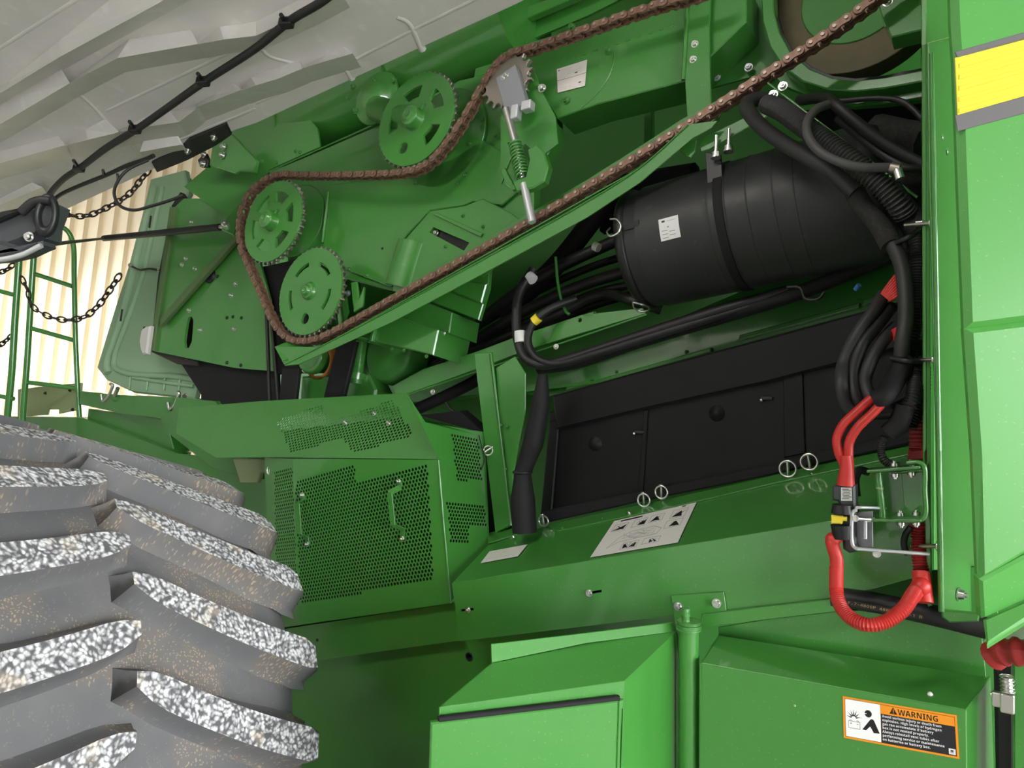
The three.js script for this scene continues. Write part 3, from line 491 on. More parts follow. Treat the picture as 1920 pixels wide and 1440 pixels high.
// ---------------------------------------------------------------- battery box (bottom right)
{
  const fr = S(1.56), back = S(1.665), slope = plane3(fr.hit(1400, 1258), fr.hit(1812, 1331), back.hit(1600, 1230)), side = plane3(fr.hit(1812, 1331), S(1.66).hit(1858, 1270), fr.hit(1812, 1331).add(V(0, -0.3, 0)));
  const t = thing('battery_box', 'glossy green battery box with a chamfered top and a warning label', 'battery box', V(fr.hit(1560, 1400).x, GROUND + 0.5, fr.hit(1560, 1400).z));
  part(t, 'front_panel', [sheet(fr.pts([[1315, 1243], [1400, 1258], [1812, 1331], [1815, 1700], [1310, 1700]]), 0.004, { bevel: 0.0016 })], M.green);
  part(t, 'chamfer_panel', [sheet(slope.pts([[1315, 1243], [1400, 1258], [1812, 1331], [1858, 1270], [1440, 1205], [1349, 1191]]), 0.004, { bevel: 0.0016 })], M.green);
  part(t, 'side_panel', [sheet(side.pts([[1812, 1331], [1858, 1268], [1872, 1700], [1815, 1700]]), 0.004, { bevel: 0.0016 })], M.green);
  const lw = plane3(fr.hit(1315, 1243), slope.hit(1349, 1191), fr.hit(1315, 1243).add(V(0, -0.3, 0)));
  part(t, 'left_panel', [sheet([fr.hit(1315, 1244), slope.hit(1349, 1192), slope.hit(1349, 1192).add(V(0, -0.6, 0)), fr.hit(1315, 1244).add(V(0, -0.6, 0))], 0.004)], M.green);
  bolts(t, slope, [[1744, 1302]], 0.005, M.white, 'plug', RIVET);
  bolts(t, fr, [[1490, 1323]], 0.0025, M.olive, 'screw', RIVET);
  // the warning label
  const cv = document.createElement('canvas'); cv.width = 1064; cv.height = 400; const c = cv.getContext('2d');
  c.fillStyle = '#f59a23'; c.fillRect(0, 0, 1064, 400); c.fillStyle = '#fff'; c.fillRect(22, 20, 342, 360); c.fillStyle = '#26262a'; c.fillRect(366, 108, 676, 272);
  c.strokeStyle = '#5a3410'; c.lineWidth = 4; c.strokeRect(22, 20, 1020, 360);
  c.fillStyle = '#1e1a18'; c.font = 'bold 76px sans-serif'; c.fillText('WARNING', 530, 92, 430);
  c.beginPath(); c.moveTo(488, 26); c.lineTo(525, 92); c.lineTo(451, 92); c.closePath(); c.fill(); c.fillStyle = '#f59a23'; c.fillRect(484, 46, 8, 26); c.fillRect(484, 78, 8, 8);
  c.fillStyle = '#f6f6f6'; c.font = 'bold 33px sans-serif';
  ['Avoid serious injury or death from', 'explosion. High levels of hydrogen', 'gas can accumulate if battery', 'box is not vented properly.', 'Always reinstall vent tubes after', 'performing service or maintenance', 'on batteries or battery box.'].forEach((s, i) => c.fillText(s, 378, 140 + i * 36, 575));
  c.fillStyle = '#eee'; c.fillRect(975, 318, 60, 54); c.fillStyle = '#444'; c.fillRect(990, 330, 26, 18); c.fillRect(988, 354, 30, 4);
  c.fillStyle = '#1d1d20'; c.beginPath(); c.arc(246, 130, 34, 0, 6.3); c.fill(); c.fillStyle = '#fff'; c.fillRect(204, 128, 26, 7); c.fillStyle = '#1d1d20';
  c.beginPath(); c.moveTo(186, 288); c.lineTo(262, 186); c.quadraticCurveTo(282, 166, 300, 186); c.lineTo(352, 300); c.lineTo(296, 304); c.lineTo(262, 248); c.lineTo(222, 290); c.closePath(); c.fill();
  c.strokeStyle = '#1d1d20'; c.lineWidth = 3; c.strokeRect(52, 226, 112, 66); c.strokeRect(64, 216, 16, 10); c.strokeRect(134, 216, 16, 10); c.fillRect(68, 246, 16, 4); c.fillRect(74, 240, 4, 16); c.fillRect(132, 246, 16, 4);
  c.beginPath(); for (let i = 0; i < 15; i++) { const a = Math.PI + i / 14 * Math.PI, r = i % 2 ? 84 : 30; c.lineTo(104 + Math.cos(a) * r * 0.85, 196 + Math.sin(a) * r); } c.closePath(); c.fill(); c.fillStyle = '#fff'; c.beginPath(); c.arc(104, 200, 24, 0, 6.3); c.fill();
  const tx = new THREE.CanvasTexture(cv); tx.colorSpace = THREE.SRGBColorSpace;
  solo('warning_label', 'orange and black WARNING label with explosion pictogram on the battery box', 'label', [decal(fr.out(0.0005).pts([[1580, 1305], [1794, 1341], [1799, 1423], [1582, 1383]]))], std({ map: tx, roughness: 0.4 }));
  // sheet behind the battery box
  const bp = S(1.70);
  solo('rear_lower_panel', 'green upright panel between the red looped conduit and the battery box', 'body panel', [sheet(bp.pts([[1347, 1176], [1440, 1161], [1572, 1146], [1650, 1143], [1700, 1155], [1841, 1190], [1851, 1290], [1700, 1290], [1347, 1240]]), 0.004)], M.green);
}

// ---------------------------------------------------------------- right post, side panel
{
  const ed = S(1.62), fc = S(1.585), t = thing('corner_post', 'tall green folded corner post at the right of the open compartment', 'post', V(fc.hit(1770, 1100).x, GROUND + 0.8, fc.hit(1770, 1100).z));
  part(t, 'inner_flange', [sheet([S(1.62).hit(1736, -60), S(1.62).hit(1736, 850), S(1.62).hit(1742, 1135), S(1.90).hit(1727, 1135), S(1.90).hit(1727, -60)], 0.006), sheet(ed.pts([[1728, -60], [1738, -60], [1738, 842], [1735, 848], [1737, 985], [1746, 990], [1748, 1136], [1740, 1138], [1734, 990], [1730, 845]]), 0.006, { bevel: 0.002 })], M.green);
  const hole = [[1767, 258, 0.0045], [1776, 285, 0.0055]].map(([x, y, r]) => ring(plane3(fc.hit(1742, 0), fc.hit(1765, 1140), S(1.80).hit(1830, 600)), x, y, r, 12));
  const fo = plane3(fc.hit(1742, 0), fc.hit(1765, 1140), S(1.80).hit(1830, 600));
  part(t, 'outer_face', [sheet(fo.pts([[1742, -60], [1800, -60], [1806, 300], [1820, 600], [1848, 1155], [1765, 1148], [1760, 842], [1746, 300]]), 0.006, { holes: hole, bevel: 0.002 })], M.green);
  part(t, 'edge_bead', [rod(fc.hit(1747, 100, 0.002), fc.hit(1761, 845, 0.002), 0.0045), rod(fc.hit(1761, 845, 0.002), fc.hit(1766, 1146, 0.002), 0.0045)], M.green);
  part(t, 'doubler_plate', [sheet(fo.out(0.012).pts([[1737, -60], [1800, -60], [1792, 68], [1738, 82]]), 0.01, { bevel: 0.002 })], M.green);
  part(t, 'toe_plate', [sheet(fc.out(0.004).pts([[1764, 1143], [1838, 1150], [1835, 1166], [1780, 1168], [1766, 1158]]), 0.01, { bevel: 0.003 })], M.green);
  bolts(t, fo.out(0.001), [[1797, 1114]], 0.0115, M.zinc); bolts(t, fo.out(0.004), [[1832, 1120]], 0.009, M.zinc);
  for (const [x, y, k, r] of [[1745, 418, 1.60, 0.0075], [1750, 674, 1.60, 0.0075], [1758, 1024, 1.60, 0.0085]]) {
    const u = V(0.832, 0, 0.555), a = S(1.64).hit(x - 28, y + 2), b = S(1.60).hit(x + 2, y);
    part(t, 'clamp_bolt', [rod(b.clone().addScaledVector(u, -0.004), b.clone().addScaledVector(u, 0.008), r, r, 6), rod(a, a.clone().addScaledVector(u, 0.014), r, r, 6), rod(a.clone().addScaledVector(u, -0.018), b, r * 0.5, r * 0.5, 12)], M.zinc, 'zinc bolt through the post');
  }
}
{ // outer side panel with the stripe
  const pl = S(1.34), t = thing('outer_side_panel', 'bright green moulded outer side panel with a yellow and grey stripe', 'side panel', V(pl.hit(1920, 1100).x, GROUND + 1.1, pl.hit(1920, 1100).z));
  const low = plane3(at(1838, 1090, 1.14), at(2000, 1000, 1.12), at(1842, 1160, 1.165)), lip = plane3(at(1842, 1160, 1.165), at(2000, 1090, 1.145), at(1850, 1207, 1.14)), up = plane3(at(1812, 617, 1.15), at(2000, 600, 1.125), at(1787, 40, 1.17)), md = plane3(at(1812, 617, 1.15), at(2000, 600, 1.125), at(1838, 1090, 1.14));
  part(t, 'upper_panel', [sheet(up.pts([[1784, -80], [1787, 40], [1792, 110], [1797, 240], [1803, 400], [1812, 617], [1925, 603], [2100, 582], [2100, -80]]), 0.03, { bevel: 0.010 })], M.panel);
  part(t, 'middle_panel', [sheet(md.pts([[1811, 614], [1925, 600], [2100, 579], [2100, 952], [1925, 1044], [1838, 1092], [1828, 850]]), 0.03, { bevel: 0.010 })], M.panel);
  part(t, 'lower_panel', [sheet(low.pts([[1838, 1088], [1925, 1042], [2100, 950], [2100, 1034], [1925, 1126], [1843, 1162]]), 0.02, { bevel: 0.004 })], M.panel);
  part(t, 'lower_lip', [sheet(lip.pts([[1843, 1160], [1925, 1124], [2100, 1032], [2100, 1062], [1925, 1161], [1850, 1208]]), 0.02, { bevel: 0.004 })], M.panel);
  const y1 = (x) => -0.285 * (x - 1791), o = 0.0015, band = (a, b, mat, name) => part(t, name, [sheet(up.out(o).pts([[1790.5, a], [1990, a + y1(1990)], [1992, b + (y1(1990) * 0.93)], [1795.5, b]]), 0.0025)], mat);
  band(97, 109, M.grey, 'grey_stripe'); band(216, 246, M.grey, 'grey_stripe');
  band(108, 217, M.yellow, 'yellow_stripe');
  for (let i = 0; i < 5; i++) { const a = 119 + i * 21; part(t, 'yellow_rib', [sheet(up.out(o + 0.0012).pts([[1798, a], [1990, a - 0.28 * 192], [1990, a + 9 - 0.28 * 192], [1798, a + 9]]), 0.002, { bevel: 0.0008 })], M.yellow); }
}
// ---------------------------------------------------------------- roller chain path and sprockets
const CP = U(1.80);
const frameCP = (() => { const o = CP.hit(800, 500), e1 = V(0, 1, 0).cross(CP.n).normalize(); return { o, e1, e2: CP.n.clone().cross(e1) }; })();
const sprockets = [];
function sprocket(x, y, rpx, teeth, label, { slots = 5, hubBig = false, phase = 0, th = 0.012, hole = null } = {}) {
  const c = CP.hit(x, y), { e1, e2 } = frameCP, n = CP.n, R = pxm(c, rpx);
  const t = thing('drive_sprocket', label, 'sprocket', c.clone().addScaledVector(e2, -R), 'green drive sprockets');
  const M4 = new THREE.Matrix4().makeBasis(e1, e2, n).setPosition(c);
  const face = new THREE.Shape(); face.absarc(0, 0, R * 0.955, 0, Math.PI * 2);
  for (let i = 0; i < slots; i++) {
    const a = phase + i / slots * 6.28319, h = new THREE.Path();
    if (hole !== null && i === hole) h.absarc(Math.cos(a) * R * 0.6, Math.sin(a) * R * 0.6, R * 0.115, 0, 6.28319, true);
    else if (hubBig) { h.moveTo(Math.cos(a - 0.28) * R * 0.46, Math.sin(a - 0.28) * R * 0.46); h.absarc(0, 0, R * 0.70, a - 0.36, a + 0.36, false); h.absarc(0, 0, R * 0.46, a + 0.28, a - 0.28, true); }
    else { h.absarc(0, 0, R * 0.66, a - 0.36, a + 0.36, false); h.absarc(0, 0, R * 0.57, a + 0.36, a - 0.36, true); }
    face.holes.push(h);
  }
  const fg = new THREE.ExtrudeGeometry(face, { depth: th - 0.002, bevelEnabled: true, bevelThickness: 0.001, bevelSize: 0.001, bevelOffset: -0.001, bevelSegments: 1, curveSegments: 40 }).translate(0, 0, -th * 0.3);
  part(t, 'disc', [fg.applyMatrix4(M4)], M.green);
  const tr = new THREE.Shape();
  for (let i = 0; i < teeth; i++) for (const [f, r] of [[0, 0.935], [0.22, 0.95], [0.40, 1.0], [0.60, 1.0], [0.78, 0.95]]) { const a = (i + f) / teeth * 6.28319; tr[i || f ? 'lineTo' : 'moveTo'](Math.cos(a) * R * r, Math.sin(a) * R * r); }
  const ih = new THREE.Path(); ih.absarc(0, 0, R * 0.90, 0, Math.PI * 2, true); tr.holes.push(ih);
  part(t, 'toothed_rim', [new THREE.ExtrudeGeometry(tr, { depth: 0.014, bevelEnabled: true, bevelThickness: 0.0015, bevelSize: 0.0015, bevelOffset: -0.0015, bevelSegments: 1, curveSegments: 24 }).translate(0, 0, -0.013).applyMatrix4(M4)], M.teeth, 'bare steel teeth');
  const hr = hubBig ? 0.21 : 0.17;
  part(t, 'hub', [lathe([[R * (hr + 0.03), 0], [R * (hr + 0.03), 0.010], [R * hr, 0.012], [R * hr, hubBig ? 0.040 : 0.018], [R * hr * 0.9, hubBig ? 0.043 : 0.021], [R * hr * 0.62, hubBig ? 0.043 : 0.021], [R * hr * 0.60, hubBig ? 0.051 : 0.032], [R * hr * 0.3, hubBig ? 0.053 : 0.034], [R * hr * 0.28, hubBig ? 0.047 : 0.028], [0, hubBig ? 0.047 : 0.028]], c, n, 28)], M.green);
  if (hubBig) part(t, 'grease_nipple', [rod(c.clone().addScaledVector(e1, R * 0.25).addScaledVector(e2, R * 0.1).addScaledVector(n, 0.03), c.clone().addScaledVector(e1, R * 0.36).addScaledVector(e2, R * 0.16).addScaledVector(n, 0.035), 0.006)], M.green);
  part(t, 'shaft', [rod(c, c.clone().addScaledVector(n, -0.10), R * 0.16, R * 0.16, 24)], M.green);
}
sprocket(781, 225, 96, 44, 'uppermost large green sprocket above the chain bend, near the grey lid', { hubBig: true, phase: 0.55, hole: 3 });
sprocket(513, 416, 83, 42, 'middle green sprocket wrapped by the chain at its far left', { hubBig: true, phase: 0.2, slots: 6 });
sprocket(583, 547, 88, 42, 'lowest green sprocket with a small hub and five thin curved slots', { phase: 0.9, hole: 3 });
{ // the chain: a row of separate links laid along its path
  const path = [[1345, -22], [1300, -4], [1240, 12], [1160, 38], [1080, 66], [1000, 93], [962, 103], [938, 120], [915, 152], [893, 190], [868, 232], [838, 275], [812, 304], [788, 319], [755, 326], [700, 329], [640, 330], [580, 330], [525, 330], [496, 342], [470, 366], [456, 398], [452, 430], [456, 465], [470, 500], [490, 545], [510, 592], [528, 622], [548, 637], [573, 641], [600, 636], [640, 617], [700, 584], [780, 539], [860, 495], [940, 450], [1020, 404], [1100, 356], [1180, 307], [1260, 257], [1340, 207], [1420, 155], [1500, 103], [1580, 48], [1660, -12], [1720, -58]];
  const { o, e1, e2 } = frameCP, n = CP.n;
  const p2 = path.map(([x, y]) => { const d = CP.hit(x, y).sub(o); return V(d.dot(e1), d.dot(e2), 0); });
  const c = new THREE.CatmullRomCurve3(p2, false, 'centripetal'), len = c.getLength(), pitch = 0.0305, N = Math.floor(len / pitch);
  const fig = (h) => { const s = new THREE.Shape(), P = pitch; s.absarc(0, 0, h, Math.PI * 0.5, Math.PI * 1.5, false); s.quadraticCurveTo(P * 0.5, -h * 0.62, P, -h); s.absarc(P, 0, h, -Math.PI * 0.5, Math.PI * 0.5, false); s.quadraticCurveTo(P * 0.5, h * 0.62, 0, h); return s; };
  const plate = (h, z) => new THREE.ExtrudeGeometry(fig(h), { depth: 0.0035, bevelEnabled: true, bevelThickness: 0.0008, bevelSize: 0.0008, bevelOffset: -0.0008, bevelSegments: 1, curveSegments: 8 }).translate(0, 0, z - 0.00175);
  const cyl = (x, r, h) => new THREE.CylinderGeometry(r, r, h, 14).rotateX(Math.PI / 2).translate(x, 0, 0);
  const inner = merge([plate(0.0135, 0.0105), plate(0.0135, -0.0105), cyl(0, 0.0088, 0.0185), cyl(pitch, 0.0088, 0.0185)]);
  const outer = merge([plate(0.0125, 0.0165), plate(0.0125, -0.0165)]), pins = merge([cyl(0, 0.0045, 0.045), cyl(pitch, 0.0045, 0.045)]);
  const b0 = CP.hit(573, 655), t = thing('roller_chain', 'long rusty brown roller chain running over the green sprockets', 'chain', b0);
  const pts = []; for (let i = 0; i <= N; i++) pts.push(c.getPointAt(Math.min(1, i * pitch / len)));
  for (let i = 0; i < N; i++) {
    const d = pts[i + 1].clone().sub(pts[i]), a = Math.atan2(d.y, d.x), m = shadows(new THREE.Mesh(i % 2 ? outer : inner, i % 2 ? M.chain : M.chainB));
    m.name = 'link'; const ex = e1.clone().multiplyScalar(Math.cos(a)).addScaledVector(e2, Math.sin(a)), ey = e1.clone().multiplyScalar(-Math.sin(a)).addScaledVector(e2, Math.cos(a));
    m.quaternion.setFromRotationMatrix(new THREE.Matrix4().makeBasis(ex, ey, n)); m.position.copy(o).addScaledVector(e1, pts[i].x).addScaledVector(e2, pts[i].y).sub(b0); t.add(m);
    if (i % 2) { const pn = shadows(new THREE.Mesh(pins, M.teeth)); pn.name = 'pin'; m.add(pn); }
  }
}
{ // chain guard channel: back sheet behind the chain, lip and apron in front of it
  const bk = U(1.838), fr = U(1.765), t = thing('chain_guard', 'long straight green chain guard channel under the lower chain run', 'guard', bk.hit(560, 690));
  part(t, 'back_sheet', [sheet(bk.pts([[640, 606], [735, 552], [900, 453], [1000, 395], [1100, 337], [1200, 274], [1280, 222], [1350, 185], [1354, 200], [1348, 226], [1285, 250], [1100, 372], [900, 487], [730, 585], [600, 660]]), 0.004)], M.green);
  part(t, 'apron', [sheet(fr.pts([[518, 652], [532, 682], [600, 650], [730, 582], [900, 489], [1100, 378], [1200, 314], [1290, 233], [1345, 226], [1334, 240], [1300, 258], [1200, 342], [1100, 408], [900, 516], [735, 604], [560, 683], [534, 686], [515, 650]]), 0.004)], M.green);
  part(t, 'gutter', [sheet([fr.hit(600, 653), fr.hit(900, 492), fr.hit(1200, 317), bk.hit(1200, 318), bk.hit(900, 493), bk.hit(600, 654)], 0.004)], M.green);
  part(t, 'front_edge', [tube([[534, 683], [600, 650], [730, 582], [900, 489], [1100, 378], [1200, 314], [1290, 234]].map(([x, y]) => fr.hit(x, y, 0.002)), 0.0022, 6)], M.greenDull);
  part(t, 'end_flap', [sheet([fr.hit(515, 650), fr.hit(532, 684), bk.hit(600, 655), bk.hit(560, 640)], 0.004)], M.green);
  part(t, 'hanger_tab', [sheet(fr.out(-0.03).pts([[1262, 262], [1306, 262], [1303, 285], [1294, 296], [1280, 288], [1266, 272]]), 0.006, { bevel: 0.002 })], M.green);
}
// ---------------------------------------------------------------- auger housings behind the drive
const hs = U(1.93);
{
  const t = thing('auger_housing', 'large green auger housing casting behind the three sprockets', 'housing', hs.hit(680, 540));
  part(t, 'rear_plate', [sheet(hs.pts([[505, 322], [600, 282], [715, 232], [760, 205], [860, 150], [905, 140], [960, 150], [1018, 190], [1042, 215], [1045, 260], [1000, 330], [1000, 400], [900, 450], [735, 545], [640, 520], [560, 470], [500, 400]]), 0.05, { bevel: 0.004 })], M.green);
  const f1 = hs.out(0.014);
  part(t, 'face_plate', [sheet(f1.pts([[614, 346], [700, 338], [790, 322], [850, 296], [905, 262], [962, 300], [985, 345], [940, 385], [885, 378], [868, 386], [806, 394], [747, 458], [741, 500], [733, 538], [604, 488], [606, 455]]), 0.01, { bevel: 0.003 })], M.green);
  part(t, 'weld_rib', [rod(f1.hit(616, 360, 0.004), f1.hit(605, 455, 0.004), 0.006)], M.green);
  part(t, 'left_lobe', [lathe([[0.155, -0.05], [0.155, 0.004], [0.148, 0.008], [0, 0.008]], hs.hit(560, 415), hs.n, 48)], M.green);
  part(t, 'upper_lobe', [lathe([[0.19, -0.05], [0.19, 0.01], [0.183, 0.014], [0, 0.014]], hs.hit(835, 262), hs.n, 56)], M.green);
  part(t, 'top_ledge', [sheet([hs.hit(500, 322), hs.hit(600, 276), hs.hit(715, 226), hs.hit(715, 226, -0.14), hs.hit(600, 276, -0.14), hs.hit(500, 322, -0.14)], 0.006)], M.greenDull);
  bolts(t, f1, [[655, 505], [688, 517], [738, 330], [868, 232], [882, 270], [905, 225], [930, 255], [780, 342], [975, 340], [872, 328], [858, 345]], 0.008, M.green);
  bolts(t, hs, [[555, 284], [563, 286], [492, 303], [520, 305], [770, 230], [1020, 205]], 0.008, M.green);
  part(t, 'peg_hole', [lathe([[0.005, 0], [0.005, 0.001], [0, 0.001]], f1.hit(717, 466, 0.0002), f1.n, 10)], M.black);
}
{ // chute and gearbox covers under the housing
  const c1 = U(1.885), t = thing('chute_cover', 'green angular chute cover with a black slot below the housing', 'cover', c1.hit(800, 560));
  const hole = c1.pts([[803, 436], [813, 424], [882, 454], [870, 472]]);
  part(t, 'face_panel', [sheet(c1.pts([[747, 462], [806, 395], [870, 386], [905, 372], [960, 400], [985, 420], [900, 500], [800, 560], [735, 546], [742, 500]]), 0.022, { holes: [hole], bevel: 0.003 })], M.green);
  const b1 = c1.out(0.004);
  part(t, 'slot_rail', [sheet(c1.out(0.008).pts([[818, 398], [905, 437], [900, 444], [812, 402]]), 0.008, { bevel: 0.002 })], M.green);
  part(t, 'round_nose', [rod(c1.hit(765, 545, -0.06), c1.hit(790, 462, -0.06), 0.085, 0.085, 36)], M.green);
  part(t, 'slot_dark_sheet', [sheet(c1.out(-0.0235).pts([[796, 425], [895, 445], [880, 482], [796, 450]]), 0.005)], M.black);  // black sheet just behind the opening makes the slot read dark
  bolts(t, c1.out(0.002), [[868, 405], [905, 425], [835, 462], [748, 526]], 0.006, M.green); bolts(t, c1.out(-0.02), [[818, 437]], 0.010, M.zinc);
}
{ // stepped boxes lower down
  const b1 = U(1.90), t = thing('lower_gearbox_cover', 'stepped light green gearbox cover boxes under the chain guard', 'cover', b1.hit(760, 665));
  part(t, 'upper_box', [sheet(b1.pts([[735, 600], [790, 562], [848, 586], [842, 625], [800, 615], [742, 588]]), 0.16, { bevel: 0.004 })], M.green);
  part(t, 'lower_box', [sheet(b1.out(0.04).pts([[664, 634], [720, 600], [735, 588], [822, 618], [812, 666], [740, 648], [668, 632]]), 0.18, { bevel: 0.004 })], M.green);
  part(t, 'side_wing', [sheet(b1.out(-0.015).pts([[785, 545], [850, 505], [920, 470], [915, 540], [897, 600], [850, 582], [790, 560]]), 0.02, { bevel: 0.003 })], M.green);
  part(t, 'wing_shadow_box', [sheet(b1.out(0.0).pts([[858, 522], [912, 532], [902, 568], [850, 548]]), 0.03, { bevel: 0.004 })], M.green);
  part(t, 'front_rib', [sheet(b1.out(0.055).pts([[698, 606], [705, 606], [697, 640], [691, 640]]), 0.03, { bevel: 0.002 })], M.green);
  part(t, 'bracket_fork', [sheet(b1.out(0.06).pts([[657, 530], [668, 528], [673, 560], [682, 538], [680, 575], [663, 585]]), 0.01, { bevel: 0.002 }), sheet(b1.out(0.03).pts([[640, 556], [648, 550], [652, 585], [645, 600]]), 0.01)], M.green);
  bolts(t, b1.out(0.004), [[732, 588], [832, 624]], 0.009, M.zinc); bolts(t, b1.out(0.06), [[653, 550]], 0.01, M.steelGrey);
  bolts(t, b1.out(0.041), [[735, 655], [758, 657], [800, 668], [692, 640]], 0.006, M.green);
  const lb = b1.out(-0.012);
  const cv = document.createElement('canvas'); cv.width = 200; cv.height = 90; const c = cv.getContext('2d'); c.fillStyle = '#c8442e'; c.fillRect(0, 0, 200, 90); c.fillStyle = '#f4f4f2'; c.fillRect(8, 8, 184, 74); c.fillStyle = '#222'; c.fillRect(8, 8, 70, 74); c.fillStyle = '#ddd'; c.fillRect(22, 26, 36, 10); c.fillRect(30, 42, 20, 26); c.fillStyle = '#333'; c.fillRect(120, 20, 30, 12); c.fillRect(100, 50, 20, 16);
  const tx = new THREE.CanvasTexture(cv); tx.colorSpace = THREE.SRGBColorSpace;
  solo('red_edged_label', 'small red edged safety label half hidden below the chain guard', 'label', [decal(U(1.86).pts([[900, 488], [948, 452], [944, 474], [904, 507]]))], std({ map: tx, roughness: 0.5 }));
  solo('label_plate', 'small green plate that carries the red edged label', 'plate', [sheet(U(1.861).pts([[880, 490], [960, 440], [962, 470], [905, 520]]), 0.006)], M.green);
}
{ // cross tube near the lid, with dark gearbox flange behind the top sprocket
  const a = U(2.20).hit(470, 286), b = U(1.99).hit(985, 34), t = thing('unloading_tube', 'wide bright green unloading tube just below the grey lid', 'tube', a);
  part(t, 'tube', [rod(a, b, 0.155, 0.155, 48)], M.green);
  const d = b.clone().sub(a).normalize(), m = a.clone().lerp(b, 0.47);
  part(t, 'seam_flange', [rod(a.clone().lerp(b, 0.25), a.clone().lerp(b, 0.258), 0.163, 0.163, 48)], M.green);
  part(t, 'seam_flange', [rod(a.clone().lerp(b, 0.66), a.clone().lerp(b, 0.67), 0.165, 0.165, 48)], M.green);
  const gp = U(1.91), gx = thing('flange_gearbox', 'dark green bolted gearbox flange behind the uppermost sprocket', 'gearbox', gp.hit(700, 230));
  part(gx, 'flange', [lathe([[0.075, -0.03], [0.105, -0.02], [0.11, 0], [0.105, 0.006], [0.06, 0.008], [0.055, 0.03], [0, 0.03]], gp.hit(706, 184), gp.n, 32)], M.green);
  part(gx, 'output_shaft', [rod(gp.hit(708, 205), CP.hit(781, 225), 0.05, 0.045, 24)], M.greenDull);
  bolts(gx, gp.out(0.007), [[663, 163], [703, 152], [655, 183], [690, 184], [668, 208], [740, 152]], 0.011, M.green);
}
{ // conveyor box with the paper label, right of the housing
  const pl = U(1.90), t = thing('conveyor_box', 'green inclined conveyor box with a white label beside the tensioner', 'housing', pl.hit(1100, 220));
  part(t, 'side_panel', [sheet(pl.pts([[940, 112], [1000, 90], [1290, 0], [1400, -34], [1400, 40], [1285, 152], [1120, 195], [1045, 222], [1018, 180], [960, 170]]), 0.12, { bevel: 0.003 })], M.green);
  const o = pl.out(0.003);
  part(t, 'upper_lip', [sheet(pl.out(0.012).pts([[940, 100], [1000, 78], [1060, 60], [1150, 34], [1290, -8], [1290, 4], [1150, 44], [1060, 72], [1000, 92], [942, 112]]), 0.012)], M.green);
  part(t, 'weld_seam', [tube([[1152, 95], [1150, 120], [1138, 150], [1115, 180], [1090, 203]].map(([x, y]) => pl.hit(x, y)), 0.003, 6)], M.green);
  for (let i = 0; i < 11; i++) { const x = 1052 + i * 20.5, y = 116 - i * 6.6; part(t, 'stitch_weld', [rod(pl.hit(x, y), pl.hit(x + 7, y - 2.3), 0.003, 0.003, 8)], M.green); }
  bolts(t, o, [[1140, 95], [1062, 188], [1072, 51]], 0.011, M.green);
  const ps = U(1.875);
  part(t, 'end_strap', [sheet(ps.pts([[1281, -40], [1334, -60], [1330, 60], [1332, 160], [1335, 215], [1288, 220], [1284, 150]]), 0.01, { bevel: 0.002 })], M.green);
  part(t, 'strap_rib', [rod(ps.hit(1290, 0, 0.002), ps.hit(1281, 150, 0.002), 0.006)], M.green);
  bolts(t, ps, [[1303, 83], [1300, 112]], 0.0095, M.zinc);
  const cv = document.createElement('canvas'); cv.width = 240; cv.height = 240; const c = cv.getContext('2d'); c.fillStyle = '#e9e1da'; c.fillRect(0, 0, 240, 240); c.fillStyle = '#333'; c.fillRect(0, 118, 240, 3); c.strokeStyle = '#777'; for (let i = 0; i < 5; i++) { c.beginPath(); c.moveTo(24, 24 + i * 18); c.lineTo(90 + rnd() * 120, 24 + i * 18); c.stroke(); } c.fillRect(12, 16, 14, 8); c.fillRect(150, 84, 22, 10); c.beginPath(); c.arc(110, 208, 9, 0, 6.3); c.moveTo(20, 200); c.lineTo(84, 200); c.moveTo(20, 216); c.lineTo(84, 216); c.stroke(); c.fillRect(186, 186, 20, 10);
  const tx = new THREE.CanvasTexture(cv); tx.colorSpace = THREE.SRGBColorSpace;
  solo('paper_label', 'white two-part paper label on the side of the conveyor box', 'label', [decal(o.pts([[1044, 130], [1101, 112], [1097, 161], [1046, 174]]))], std({ map: tx, roughness: 0.55 }));
  const w2 = U(2.02), t2 = thing('drum_side_wall', 'dark green side wall between the conveyor box and the brown drum', 'body panel', w2.hit(1400, 180));
  part(t2, 'wall', [sheet(w2.pts([[1320, -80], [1460, -120], [1460, 130], [1330, 165]]), 0.01)], M.green);
  part(t2, 'welds', [rod(w2.hit(1330, 10), w2.hit(1328, 28), 0.004), rod(w2.hit(1331, 56), w2.hit(1330, 76), 0.004), rod(w2.hit(1326, 105), w2.hit(1325, 125), 0.004)], M.greenDull);
  bolts(t2, w2.out(0.02), [[1344, 145], [1404, 127]], 0.011, M.steelPale);
  const up = U(2.0), t3 = thing('top_frame', 'bright green frame box at the top edge above the upper chain', 'frame', up.hit(970, 90));
  part(t3, 'rail', [sheet(up.pts([[955, 22], [1110, -30], [1112, -20], [975, 40], [990, 78], [965, 90], [940, 30]]), 0.03, { bevel: 0.003 })], M.green);
  part(t3, 'dark_panel', [sheet(up.out(-0.05).pts([[960, 30], [1140, -40], [1200, -20], [1100, 30], [990, 76]]), 0.01)], M.green);
  part(t3, 'bracket_arm', [sheet(up.out(0.03).pts([[900, 72], [960, 60], [968, 76], [925, 86], [930, 110], [915, 138], [888, 146]]), 0.02, { bevel: 0.002 })], M.green);
  bolts(t3, up, [[977, 47]], 0.012, M.green);
}
